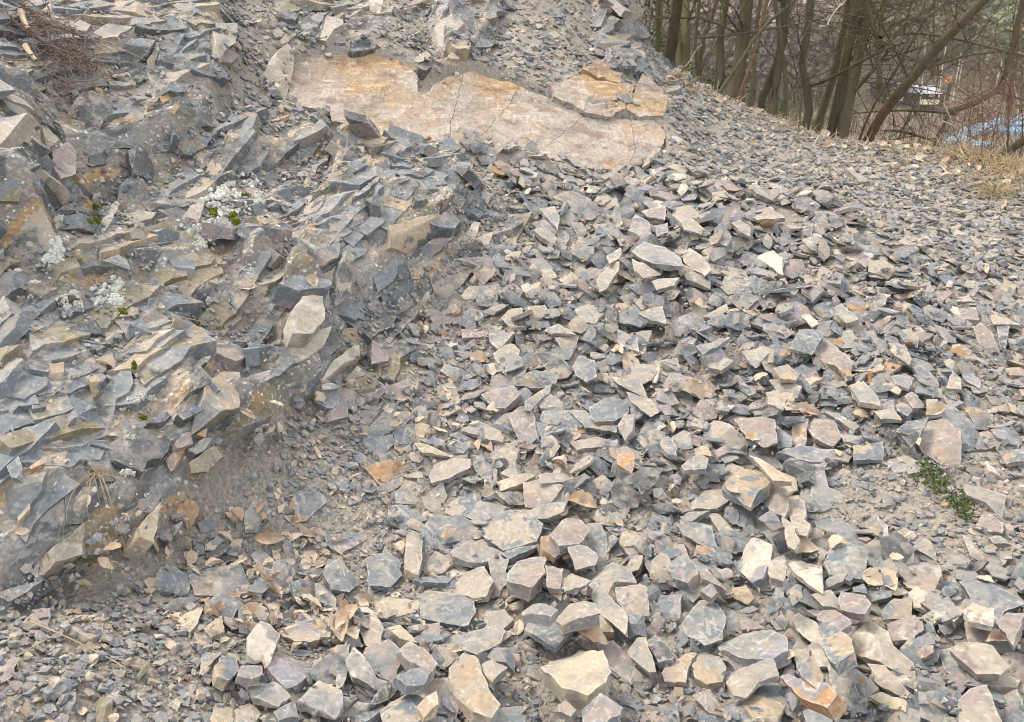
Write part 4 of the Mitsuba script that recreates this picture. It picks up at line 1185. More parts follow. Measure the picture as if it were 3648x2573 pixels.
loose = lambda x, y, i, j: (RK[i, j] < .35) & (inslab[i, j] < .85 * r.random(len(x)) ** .8)
parts.append(small(10000, CHIP, .006, .017, lambda x, y, i, j: loose(x, y, i, j) & (y < 3.8)))
parts.append(small(10500, SML, .011, .030, lambda x, y, i, j: loose(x, y, i, j) & (r.random(len(x)) < np.clip(1.1 - coarse(x, y), .08, 1))))
parts.append(small(5000, CHIP, .008, .020, lambda x, y, i, j: loose(x, y, i, j) & (y > 3.8) & (r.random(len(x)) < np.clip(1.2 - coarse(x, y), .15, 1)), .4, .2))
# medium stones: one after another, each lying on what is there already
q = scatter(6200, lambda x, y, i, j: loose(x, y, i, j) & (r.random(len(x)) < np.clip(coarse(x, y) ** 1.5 * 1.1, .02, 1)))
keep_P, keep_R, keep_s = [], [], []
ang = np.linspace(0, 2 * np.pi, 12, endpoint=False)
ring = np.vstack([np.stack([np.cos(ang), np.sin(ang)], 1) * k for k in (.35, .7, 1)])
for x, y in q:
    co = float(coarse(x, y))
    dist = math.hypot(x, y)
    a = (.020 + .062 * r.random() ** 1.0 * co) * (1 + .19 * max(0, dist - 3)) * (1 if co > .3 else .75)
    i, j = cell(x, y)
    if a > .024 and TAKEN[i, j] and r.random() < .93: continue
    f = ring * a + (x, y)
    ii, jj = cell(f[:, 0], f[:, 1])
    h = BUF[ii, jj]
    A = np.stack([ring[:, 0] * a, ring[:, 1] * a, np.ones(len(ring))], 1)
    co_ = np.linalg.lstsq(A, h, rcond=None)[0]
    g = np.clip(co_[:2], -.9, .9)
    n = np.array([-g[0], -g[1], 1.]) + np.array([r.normal(0, .32), r.normal(0, .26) - .08, 0])
    n /= np.linalg.norm(n)
    resid = h - A[:, :2] @ g
    R = frame(n, r.uniform(0, 6.3))
    flat = r.uniform(.3, .8)
    z = np.quantile(resid, .66) + a * .08
    keep_P.append((x, y, z)); keep_R.append(R @ np.diag([1, 1, flat])); keep_s.append(a)
    ins = ring[:24]
    plane = z + ins[:, 0] * a * g[0] + ins[:, 1] * a * g[1] + a * .16
    ii, jj = ii[:24], jj[:24]
    # raise the cells under the stone
    k = max(1, int(a * .72 / C_))
    sl = np.s_[max(i - k, 0):i + k + 1, max(j - k, 0):j + k + 1]
    pl = z + (bxx[sl] - x) * g[0] + (byy[sl] - y) * g[1] + a * .20 * flat * 1.6
    BUF[sl] = np.maximum(BUF[sl], np.where((bxx[sl] - x) ** 2 + (byy[sl] - y) ** 2 < (a * .8) ** 2, pl, -9))
keep_P, keep_R, keep_s = np.array(keep_P), np.array(keep_R), np.array(keep_s)
nmed = len(keep_P)
mv = gather(MED, r.integers(0, 40, nmed) + 40 * (keep_P[:, 1] > 3.3), keep_R, keep_s, keep_P, tones(keep_P[:, 1], nmed))
add('loose_slate', trimesh.Trimesh(mv[0], mv[1], process=False), 'slate', uv=mv[2])
lab('loose_slate', 'countless smaller slate stones lying between the large ones over the scree', 'slate stones', kind='stuff')
# ---------------------------------------------------------------- the large stones, each a thing of its own
WORD = {'d': 'dark grey', 'b': 'blue-grey', 'g': 'grey', 'p': 'mauve-grey', 'v': 'lavender-grey', 't': 'tan', 'w': 'pale cream', 'y': 'yellowish tan', 'o': 'ochre-brown', 'r': 'rust-brown', 'm': 'olive-grey'}
done, FOOT2 = [], []
for (crop, code, px, label) in STN:
    a, b, th, tilt = split_code(code)
    px = px.mean(0) + (px - px.mean(0)) * 1.09
    Q, n = plate(px, th * .68, tilt, r, .66, .62, 13)
    size = max(np.ptp(Q, 0))
    V, F = rock_mesh(Q, n, th * .68 * r.uniform(.9, 1.3), r, 11 if Q[:, 1].mean() < 3.4 else 7, trims=int(r.integers(1, 4)) if th > .035 else 1)
    m = shade(V, F)
    k = key('slate_stone')
    uv_ = uvof(a, b, len(m.vertices))
    vn = meshkit.arrays(m, True)[2]
    if b == 'r': uv_[vn @ np.array([-.55, -.83, .05]) > .5, 0] = KEYS.index('r')
    if a == 'w' and b == 'v': uv_[vn @ np.array([.8, -.4, .35]) > .35, 0] = KEYS.index('v')
    if a == 'b' and b == 'p' or a == 'p' and b == 'b' or a == 't' and b == 'g': uv_[vn @ np.array([.3, -.9, .1]) > .6, 0] = KEYS.index(b)
    uv_[:, 0] += .4 * edges(m, V, F)
    scene[k] = mikit.ply(m, 'slate', smooth=True, uv=uv_)
    settle(Q, n)
    FOOT2.append(_P(Q[:, :2]))
    done.append(dict(k=k, px=px, c=px.mean(0), area=abs(sum(px[:, 0] * np.roll(px[:, 1], -1) - px[:, 1] * np.roll(px[:, 0], -1))) / 2, a=a, label=label, n=len(px), asp=None))
# labels: the marked ones say it themselves; the others by look and by the nearest marked stone
marks = [s for s in done if s['label']]
def short(t):
    return t.split(',')[0]
NICK = {}
for s in marks:
    NICK[s['k']] = s['label']
def shape_word(s):
    q = s['px'] - s['c']
    ev, ew = np.linalg.eigh(q.T @ q)
    el = math.sqrt(ev[1] / max(ev[0], 1e-6))
    if el > 2.1: return 'long narrow'
    if s['n'] <= 3: return 'three-cornered'
    if s['n'] == 4: return 'four-sided'
    return 'longish' if el > 1.55 else 'broad'
ANCH = '''2090,1130|the green plant
940,1190|the large mottled sheet in the lower middle
1010,1360|the big rectangular blue-grey slate
1290,1490|the big cream-tan block
1060,1520|the large brown slab at the bottom
1180,1270|the pyramid-shaped mauve block
870,950|the large jagged blue-grey slate
770,890|the lavender block at the foot of the outcrop
870,1055|the reddish brown flat slate
1340,920|the big block in the scree centre
1195,845|the dark canoe-shaped slate
1385,490|the upright pair of tan stones
1605,415|the large rounded mauve stone
1910,655|the dark fin-shaped stone
2105,985|the big mauve boulder
1865,1090|the tall light grey slate
1880,1190|the rust-edged slab
2055,1250|the thick lavender boulder
1700,1240|the cream and lavender stone
1580,1390|the five-sided flat blue slate
1690,1440|the big wavy grey slab
1860,1430|the cream split face
1960,1420|the large tan irregular block
2240,1470|the long tan slab near the corner
1995,1550|the lavender slate with orange edge
590,1140|the curved blue-grey slate
480,1290|the rectangular blue-grey slate
745,1480|the three-cornered upright blue slate
640,1470|the big mauve block among leaves
1100,740|the five-sided blue slate
1190,520|the left rim of the scree
1790,420|the rust-orange flat stone
1790,520|the dark sharp-cornered block
1860,780|the long slanting mauve slate
1830,960|the broad seven-sided slate
2200,760|the long mauve slate near the edge
1300,360|the foot of the smooth rock face
2290,1330|the big slate on the right edge
1520,1290|the orange-ended long slate
1370,1320|the small orange stone
100,1530|the broken ledges in the bottom left corner
930,410|the crest of the outcrop'''
ANCH = [(np.array(list(map(float, a.split(',')))) * M23, t) for a, t in (q.split('|') for q in ANCH.split('\n'))]
def side(s, A):
    d = s['c'] - A
    if np.linalg.norm(d) < 55: return 'touching'
    w = math.degrees(math.atan2(-d[1], d[0])) % 360
    return ['right of', 'up and right of', 'above', 'up and left of', 'left of', 'down and left of', 'below', 'down and right of'][int(((w + 22.5) % 360) // 45)]
used = {s['label'] for s in marks}
for s in sorted((s for s in done if not s['label']), key=lambda s: -s['area']):
    base = f"{shape_word(s)} {WORD[s['a']]} stone"
    near = sorted(ANCH, key=lambda a: np.linalg.norm(s['c'] - a[0]))[:4]
    for adj in ('', 'smaller ', 'third '):
        opts = [f'{adj}{base} {side(s, A)} {t}' for A, t in near]
        opt = next((o for o in opts if o not in used), None)
        if opt: break
    s['label'] = opt or f'least {base} near {near[0][1]}'
    used.add(s['label'])
for s in done:
    if len(s['label'].split()) > 16: s['label'] = ' '.join(s['label'].split()[:16])
    lab(s['k'], s['label'], 'stone', 'large slate stones of the scree')
TAKEN = np.zeros(BUF.shape, bool)
for f in FOOT2:
    i0, j0 = cell(*f.p.min(0)); i1, j1 = cell(*f.p.max(0))
    sx, sy = bxx[i0:i1 + 1, j0:j1 + 1], byy[i0:i1 + 1, j0:j1 + 1]
    TAKEN[i0:i1 + 1, j0:j1 + 1] |= f.contains_points(np.stack([sx.ravel(), sy.ravel()], 1)).reshape(sx.shape)
# small chips in the gaps, on top of the rest
free = lambda x, y, i, j: loose(x, y, i, j) & (~TAKEN[i, j] | (r.random(len(x)) < .004))
parts.append(small(3500, SML, .010, .026, lambda x, y, i, j: free(x, y, i, j) & (r.random(len(x)) < np.clip(1.1 - coarse(x, y), .08, 1)), .45, .25))
parts.append(small(5000, CHIP, .005, .013, lambda x, y, i, j: free(x, y, i, j) & (y < 4.2), .5, .3))
# rubble in the hollows of the outcrop
hollow = gaussian_filter(BUF, 9) - BUF
parts.append(small(3600, SML, .006, .016, lambda x, y, i, j: (RK[i, j] >= .35) & (inslab[i, j] < .5) & (r.random(len(x)) < np.clip(.03 + hollow[i, j] * 22, .003, 1)), .3, .25))
o = 0
VV, FF, UU = [], [], []
for v, f, u in parts:
    VV.append(v); FF.append(f + o); UU.append(u); o += len(v)
add('slate_chips', trimesh.Trimesh(np.vstack(VV), np.vstack(FF), process=False), 'slate', uv=np.vstack(UU))
lab('slate_chips', 'fine slate chips and grit filling the gaps of the scree', 'slate chips', kind='stuff')
# ---------------------------------------------------------------- dry leaves, moss, lichen, plants
def surf(px, up=0.0):
    """Where the rays through px meet what lies on the slope."""
    px = np.atleast_2d(px)
    d = rays(px)
    ts = np.linspace(1.4, 10, 700)
    p = CAM + d[:, None] * ts[None, :, None]
    i, j = cell(p[..., 0], p[..., 1])
    below = p[..., 2] < BUF[i, j] + up
    k = np.where(below.any(1), below.argmax(1), len(ts) - 1)
    return p[np.arange(len(px)), k]
def leaf_mesh(L, wr, r):
    u, v = np.meshgrid(np.linspace(0, 1, 7), np.linspace(0, 1, 11))
    w = np.sin(np.pi * np.clip(v, .02, .985) ** .8) ** .75 * wr * (1 + .22 * np.abs(np.sin(v * r.uniform(9, 24))) * (np.abs(u - .5) > .4)) * (1 + r.uniform(-.3, .3) * (u - .5) * 2)
    x, y = (u - .5) * w, v - .5
    fold, curl, roll = r.uniform(.1, 1.2), r.uniform(-2.2, 2.6), r.uniform(-2.2, 2.2)
    z = np.abs(x) * fold + .22 * (meshkit.fbm(np.stack([x * 5, y * 5, 0 * x], -1) + r.uniform(0, 50, 3), 3) - .5) + curl * .22 * (y ** 2) + roll * .28 * x * y
    z += .02 * np.sin(y * 40) * np.abs(x) * 3
    P = np.stack([x, y * (1 - .1 * abs(curl)), z], -1).reshape(-1, 3) * L
    i, j = np.meshgrid(np.arange(10), np.arange(6), indexing='ij')
    q = np.stack([i * 7 + j, i * 7 + j + 1, (i + 1) * 7 + j + 1, (i + 1) * 7 + j], -1).reshape(-1, 4)
    return P, q, np.stack([u, v], -1).reshape(-1, 2)
r = np.random.default_rng(5)
WHERE = {'C': 'among the stones in the lower left', 'A': 'among the stones at the bottom middle', 'B': 'among the stones in the lower right', 'D': 'among the stones in the middle right', 'E': 'among the stones in the middle left',
         'J': 'on the dark outcrop at the left', 'F': 'near the right edge', 'H': 'near the top of the scree'}
def put_leaf(px, Lpx, angle, label, group, wide=None):
    P = surf(px)[0]
    dist = np.linalg.norm(P - CAM)
    L = Lpx / FPX * dist * 1.12
    i, j = cell(P[0], P[1])
    n = nrm(P[0], P[1], .08) + r.normal(0, .28, 3); n[1] -= .15
    a = math.radians(angle)
    d = RGT * math.cos(a) + np.array([0, .8, .45]) * math.sin(-a)
    R0 = frame(n)
    e = R0.T @ d
    R = frame(n, math.atan2(e[1], e[0]) - np.pi / 2)
    P3_, q, uv = leaf_mesh(L, wide or r.uniform(.28, .62), r)
    P3_[:, 2] -= np.quantile(P3_[:, 2], .2) - .004
    k = key('dry_leaf')
    scene[k] = mikit.ply((P3_ @ R.T + P, q), 'dry_leaf_skin', smooth=True, uv=uv)
    lab(k, label, 'leaf', group)
LEAFANCH = [(np.array(list(map(float, a.split(',')))), t_) for a, t_ in (q.split('|') for q in '650,1700|the lower end of the outcrop;980,1940|the pale whitish block;520,2180|the long straw stalk;1100,2080|the narrow tan stone;300,1200|the upright lichen crack;1000,1050|the pale face of the outcrop;750,1450|the olive front ledge'.split(';'))]
SPECIAL = {('A', 1545): 'large flat beige leaf with clear veins lying beside the mauve block, lower middle', ('A', 1600): 'pale yellow lobed leaf on the upper rim of the big cream-tan block', ('A', 60): 'rolled beige leaf with a brown inside, standing upright in the lower left',
           ('C', 1185): 'brown leaf hanging at the end of the low olive ledge', ('C', 1490): 'small pale leaf at the side of the curved blue-grey slate', ('B', 1110): 'toothed beige leaf above the eight-sided blue-grey slate', ('B', 1425): 'toothed curled leaf touching the thick lavender boulder', ('B', 920): 'folded brown leaf above the white-flecked mauve slate',
           ('D', 990): 'large cream leaf with a straight midrib in the centre of the scree', ('D', 860): 'red-brown lobed leaf near the wedge-shaped block', ('D', 1715): 'wide curled cream leaf above the broad seven-sided slate', ('E', 1890): 'crumpled beige leaf lying on a flat grey slate, scree centre', ('J', 660): 'narrow tan leaf lying across the outcrop, far left', ('F', 1050): 'cream leaf above the big mauve boulder'}
for line in LEAVES.split('\n'):
    crop, *ws = line.split()
    for w in ws:
        x, y, L, an = map(float, w.split(','))
        px = to_px(crop, [[x, y]])[0]
        sp = SPECIAL.get((crop, int(x)))
        if not sp:
            sc_ = dict(c=px)
            near = sorted(ANCH + LEAFANCH, key=lambda a: np.linalg.norm(px - a[0]))[:6]
            word = 'narrow' if L < 75 else 'curled' if L < 115 else 'large'
            lb = next((o for A, t_ in near for o in [f'{word} dead leaf {side(sc_, A)} {t_}'] if o not in used), None) or f'another {word} dead leaf {side(sc_, near[0][0])} {near[0][1]}'
            used.add(lb)
        put_leaf(px, L * CROP[crop][2], an, sp or lb, 'dead leaves on the stones', .5 if sp else None)
# litter of small leaf scraps
VV, FF, UU, o = [], [], [], 0
q = scatter(200, lambda x, y, i, j: loose(x, y, i, j) & (x < .6) & (y < 3.4) & (~TAKEN[i, j] | (r.random(len(x)) < .04)))
q = np.vstack([q, scatter(170, lambda x, y, i, j: loose(x, y, i, j) & (~TAKEN[i, j] | (r.random(len(x)) < .04)))])
cc = hit(np.array([(620, 1200), (680, 1240), (560, 1290), (700, 1330), (640, 1400), (760, 1390), (560, 1400), (900, 960), (980, 900), (420, 1150), (820, 1120), (1000, 1000)]) * M23)[:, :2]
q = np.vstack([q, cc[r.integers(0, 12, 190)] + r.normal(0, .085, (190, 2))])
for x, y in q:
    i, j = cell(x, y)
    P, f, uv = leaf_mesh(r.uniform(.02, .065), r.uniform(.12, .55), r)
    R = frame(nrm(x, y) + r.normal(0, .55, 3), r.uniform(0, 6.3))
    VV.append(P @ R.T + (x, y, BUF[i, j] + .006)); f = np.vstack([f[:, [0, 1, 2]], f[:, [0, 2, 3]]]); FF.append(f + o); UU.append(uv); o += len(P)
add('leaf_litter', trimesh.Trimesh(np.vstack(VV), np.vstack(FF), process=False), 'dry_leaf_skin', smooth=True, uv=np.vstack(UU))
lab('leaf_litter', 'scraps of beige dead leaves caught between the stones', 'leaf litter', kind='stuff')
def blob_patch(name, spots, bsdf, label, cat, h, group, flake, flk=(.06, .24), face_=.35):
    for (x, y, rad, crop, word) in spots:
        c = to_px(crop, [[x, y]])[0]; R_ = rad * CROP[crop][2]
        V_, F_, o = [], [], 0
        cl = r.normal(0, .42, (max(2, int(rad / 14)), 2))
        for _ in range(flake):
            p = c + (np.array(cl[r.integers(len(cl))]) + r.normal(0, .17, 2)) * R_ * (1, .8)
            P = surf(p)[0]
            dist = np.linalg.norm(P - CAM)
            s = r.uniform(*flk) * R_ / FPX * dist
            n = nrm(P[0], P[1], .03) + (P - CAM) / dist * -face_
            k = 8
            g = np.arange(k) * 2 * np.pi / k
            ring_ = np.stack([np.cos(g), np.sin(g), 0 * g], 1) * r.uniform(.6, 1.2, (k, 1))
            v = np.vstack([ring_ * (1, 1, 1), ring_ * .65 + (0, 0, h), [[0, 0, h * 1.1]]]) * s + (0, 0, .006)
            v[:8, 2] -= .008
            f = [[a, (a + 1) % k, k + a] for a in range(k)] + [[(a + 1) % k, k + (a + 1) % k, k + a] for a in range(k)] + [[k + a, k + (a + 1) % k, 2 * k] for a in range(k)]
            V_.append(v @ frame(n).T + P); F_.append(np.array(f) + o); o += len(v)
        k = key(name)
        add(k, trimesh.Trimesh(np.vstack(V_), np.vstack(F_), process=False), bsdf, smooth=True)
        lab(k, f'{label} {word}', cat, group)
blob_patch('lichen_patch', [(1440, 1300, 150, 'I', 'in the middle of the outcrop above two moss cushions'), (1620, 1270, 70, 'I', 'right of the moss cushions'), (1290, 1440, 90, 'I', 'below the moss cushions'), (340, 1570, 120, 'I', 'under the dark block at the far left'),
                            (1430, 1170, 60, 'I', 'above the moss cushions'), (620, 1230, 40, 'I', 'beside the long crack at the left'), (390, 1410, 60, 'I', 'in a round rosette on a dark rock, far left'), (870, 1410, 45, 'I', 'in a small round spot left of the middle'), (700, 450, 130, 'J', 'in the lower left of the outcrop'), (420, 470, 80, 'J', 'left of the broad lower patch'),
                            (880, 1100, 70, 'J', 'on the upright crack above the straw tuft'), (950, 900, 50, 'J', 'at the top of the upright crack'), (800, 1350, 50, 'J', 'at the foot of the upright crack'), (1570, 290, 70, 'J', 'near the small dead plant'), (660, 60, 60, 'H', 'on the rock above the smooth rock face'), (230, 60, 35, 'H', 'on the pale block at the top edge'), (1250, 100, 80, 'J', 'above the small dead plant'),
                            (490, 960, 35, 'J', 'on a reddish rock at the far left'), (830, 0, 70, 'C', 'beside the hanging straw tuft')],
           'lichen_crust', 'white crusty lichen patch', 'lichen', .03, 'lichen patches on the outcrop', 260, (.03, .13), .15)
blob_patch('moss_cushion', [(1340, 1340, 42, 'I', 'left of the other one, in the middle of the outcrop'), (1480, 1385, 50, 'I', 'rounder and larger, in the middle of the outcrop'), (625, 1300, 28, 'I', 'at the lower end of the long crack'), (590, 1410, 50, 'I', 'dark and broad under the long crack'), (1545, 1222, 22, 'I', 'tiny, above the white lichen'),
                            (770, 545, 40, 'J', 'low and brownish in the lower left of the outcrop'), (905, 1230, 40, 'J', 'on the upright crack'), (855, 885, 25, 'J', 'high beside the upright crack'), (1965, 1090, 22, 'J', 'tiny, beside the lavender block')],
           'moss', 'green moss cushion', 'moss', .5, 'moss cushions on the outcrop', 90, (.12, .42))
def tuft(px, n, Lpx, bsdf, label, name='grass_tuft', spread=1.0, droop=1.0, cat='grass tuft', group=None, rad=.0011, lean=(0, 0, 0)):
    P = surf(px)[0]; dist = np.linalg.norm(P - CAM); L = Lpx / FPX * dist
    paths = []
    for _ in range(n):
        az, l = r.uniform(0, 6.3), L * r.uniform(.45, 1.1)
        d = np.array([math.cos(az) * spread, math.sin(az) * spread * .8, 0]) + np.array(lean)
        s = np.linspace(0, 1, 6)[:, None]
        b = P + r.normal(0, .12, 3) * (L * .5, L * .5, 0)
        path = b + d * l * s * r.uniform(.3, .9) + np.array([0, 0, 1.]) * l * (s * r.uniform(.5, 1.0) - s ** 2 * r.uniform(.3, .95) * droop) + np.array([r.normal(0, .1), r.normal(0, .1), 0]) * l * s ** 2
        paths.append((path, np.linspace(rad, rad * .35, 6) * max(1, dist / 3.2)))
    k = key(name)
    add(k, tubes(paths, 4), bsdf)
    lab(k, label, cat, group)
tuft(to_px('C', [[620, 30]])[0], 34, 210, 'straw', 'dry straw tuft with long stems hanging down over the lower end of the outcrop', droop=2.1, lean=(.1, -.5, 0))
tuft(to_px('J', [[500, 220]])[0], 36, 75, 'straw', 'brown straw tuft beside the loose three-cornered slate on the outcrop', droop=1.6, lean=(.6, -.3, 0))
tuft(to_px('J', [[1680, 420]])[0], 20, 55, 'grass_green', 'small green and straw-coloured tuft on the grit ledge of the outcrop', droop=1.5)
tuft(to_px('J', [[1390, 180]])[0], 60, 45, 'heather', 'small dead reddish brown plant on the pale part of the outcrop', name='dead_plant', cat='plant', droop=.9)
tuft(to_px('C', [[590, 840]])[0], 30, 60, 'straw', 'curly yellowish straw bits on the chips in the lower left', droop=1.7)
tuft(to_px('C', [[690, 590]])[0], 16, 70, 'straw', 'sprig of narrow dead leaves below the outcrop in the lower left', droop=1.5, rad=.002)
tuft(to_px('C', [[540, 570]])[0], 40, 40, 'green_leaf', 'little green herb at the foot of the outcrop, lower left', name='green_herb', cat='plant')
tuft(to_px('H', [[1105, 500]])[0], 60, 34, 'grass_green', 'small green grass tuft on the upper edge of the smooth rock face', droop=.9)
tuft(to_px('H', [[1000, 290]])[0], 40, 26, 'green_leaf', 'small green weed among the stones above the smooth rock face', name='green_herb', cat='plant')
tuft(to_px('H', [[2150, 490]])[0], 90, 62, 'straw', 'dry grass tuft on the ridge right of the smooth rock face', droop=1.2)
tuft(to_px('G', [[2100, 1240]])[0], 190, 120, 'straw', 'large straw-coloured grass tuft near the right edge', droop=1.3)
tuft(to_px('G', [[2110, 1215]])[0], 90, 80, 'grass_green', 'green blades in the middle of the large straw-coloured tuft', droop=1.0)
def leafy(spots, name, label):
    P_, F_, o = [], [], 0
    stems = []
    for (x, y, R_, n) in spots:
        c = to_px('B', [[x, y]])[0]
        for _ in range(n):
            p = c + r.normal(0, .42, 2) * R_ * .5662
            P = surf(p)[0]; P = P + (0, 0, abs(r.normal(0, .012)))
            L, n_ = r.uniform(.008, .017), np.array([r.normal(0, .7), r.normal(-.3, .6), 1])
            R = frame(n_, r.uniform(0, 6.3))
            v = np.array([[-.5, 0, 0], [-.15, .30, .08], [.25, .26, .06], [.55, 0, -.05], [.25, -.26, .06], [-.15, -.30, .08]]) * L
            P_.append(v @ R.T + P); F_.append(np.array([[0, 1, 5], [1, 2, 5], [2, 4, 5], [2, 3, 4]]) + o); o += 6
        for _ in range(n // 9):
            p = c + r.normal(0, .45, 2) * R_ * .5662
            P = surf(p)[0]
            e = P + np.array([r.normal(0, .03), r.normal(0, .03), r.uniform(.01, .04)])
            stems.append((spline([P, (P + e) / 2 + r.normal(0, .008, 3), e], 5), .0011))
    k = key(name)
    add(k + '__leaves', trimesh.Trimesh(np.vstack(P_), np.vstack(F_), process=False), 'green_leaf')
    add(k + '__stems', tubes(stems, 4), 'heather')
    lab(k, label, 'plant')
    labels[k + '__leaves'] = {'label': 'mat of small green leaves', 'kind': 'stuff'}
    labels[k + '__stems'] = {'label': 'brownish stems between the green leaves', 'kind': 'stuff'}
leafy([(1690, 50, 110, 260), (1760, 105, 80, 150), (1800, 180, 80, 30), (1880, 220, 80, 150), (1920, 270, 70, 150), (1910, 320, 45, 50)], 'green_plant', 'low mat-forming green plant with brown stems growing on bare grit at the right')
r2 = np.random.default_rng(77)
# the dead heather bush at the upper left
hp = []
for (x, y, R_, n) in ((250, 200, 150, 60), (420, 320, 170, 75), (330, 380, 150, 45), (160, 90, 120, 40), (380, 540, 80, 26), (540, 400, 110, 36)):
    c = to_px('I', [[x, y]])[0]
    for _ in range(n):
        P = surf(c + r2.normal(0, .5, 2) * R_ * .5662, .0)[0]
        d = np.array([r2.normal(.35, .6), r2.normal(-.45, .4), r2.normal(-.1, .3)]); d /= np.linalg.norm(d)
        l = r2.uniform(.06, .32)
        s = np.linspace(0, 1, 5)[:, None]
        path = P + (0, 0, .015) + d * l * s + r2.normal(0, .045, (5, 3)) * s * l * 2.0 + np.array([0, 0, -.10]) * s ** 2 * l
        hp.append((path, np.linspace(.0030, .0010, 5) * r2.uniform(.5, 1.3)))
add('dead_heather_bush__twigs', tubes(hp, 4), 'heather')
labels['dead_heather_bush__twigs'] = {'label': 'tangle of thin brownish purple twigs', 'kind': 'stuff'}
hb = []
for (pts, w) in (([(80, 150), (200, 260), (330, 330), (520, 330)], .008), ([(130, 60), (260, 180), (300, 330), (280, 480)], .007), ([(200, 200), (420, 230), (560, 300)], .006)):
    q = surf(to_px('I', pts)) + (0, 0, .03)
    hb.append(spline(q, 12))
for q, w in zip(hb, (.008, .007, .006)):
    add(key('dead_heather_bush__branch'), tubes([(q, np.linspace(w, w * .4, 12))], 6), 'twig')
lab('dead_heather_bush', 'dead brownish purple heather bush hanging over the rock at the upper left', 'bush')
def stick(name, crop, pts, rad, bsdf, label, cat, up=.012):
    q = surf(to_px(crop, pts)) + (0, 0, up)
    k = key(name)
    add(k, tubes([(spline(q, 14), np.linspace(rad, rad * .6, 14))], 6), bsdf)
    lab(k, label, cat)
stick('dead_stick', 'I', [(140, 110), (160, 170), (190, 225)], .016, 'dead_wood', 'short pale peeled stick in the heather bush', 'stick', .03)
stick('dead_stick', 'I', [(170, 330), (200, 380), (235, 425)], .015, 'dead_wood', 'frayed pale piece of wood below the heather bush', 'stick', .03)
stick('straw_stalk', 'C', [(195, 995), (420, 1090), (800, 1290)], .0022, 'straw', 'long straight straw stalk lying over the bottom left corner', 'stalk', .02)
stick('straw_stalk', 'C', [(115, 1220), (250, 1140), (390, 1065)], .0016, 'straw', 'thin straw stalk crossing the long one at its left end', 'stalk', .02)
stick('straw_stalk', 'C', [(720, 1330), (760, 1360), (815, 1395)], .0018, 'straw', 'short straw stalk below the lower end of the long one', 'stalk')
stick('straw_stalk', 'A', [(0, 530), (60, 570), (150, 620)], .0018, 'straw', 'straw stalk left of the squarish blue-grey slate, lower left', 'stalk')
stick('straw_stalk', 'I', [(560, 230), (720, 300), (930, 400)], .0026, 'straw', 'thin pale stalk slanting across the upper left rocks', 'stalk')
stick('straw_stalk', 'J', [(1080, 590), (1180, 610), (1300, 635)], .0016, 'straw', 'thin stalk on the grit ledge of the outcrop', 'stalk')
stick('straw_stalk', 'G', [(1780, 1135), (1900, 1130), (2020, 1150)], .003, 'straw', 'thin straw stalk left of the large grass tuft', 'stalk', .03)
def cone(crop, x, y):
    P = surf(to_px(crop, [[x, y]]))[0] + (0, 0, .02)
    V_, F_, o = [], [], 0
    for i in range(70):
        t, a = i / 70, i * 2.39996
        rad = .021 * math.sin(math.pi * (.12 + .83 * t)) ** .8
        c = np.array([(t - .5) * .07, rad * math.cos(a), rad * math.sin(a)])
        nrm_ = np.array([.5, math.cos(a), math.sin(a)])
        R = frame(nrm_)
        v = np.array([[-.5, -.5, 0], [.5, -.5, 0], [.5, .5, 0], [-.5, .5, 0], [0, 0, .5]]) * .011
        V_.append(v @ R.T + c); F_.append(np.array([[0, 1, 4], [1, 2, 4], [2, 3, 4], [3, 0, 4]]) + o); o += 5
    k = key('pine_cone')
    add(k, trimesh.Trimesh(np.vstack(V_) @ frame(np.array([.1, -.3, 1.]), .3).T + P, np.vstack(F_), process=False), 'rotten_bark')
    lab(k, 'brown pine cone lying between mauve stones at the upper middle of the scree', 'pine cone')
cone('G', 670, 1435)
# ---------------------------------------------------------------- trees behind the ridge
CROP.update({'K': (2250, 0, .3049), 'L': (2948, 0, .3049), 'Z': (3148, 200, .24704)})
r = np.random.default_rng(41)
def at_depth(px, Y):
    d = rays(px)
    return CAM + d * (Y / d[:, 1])[:, None]
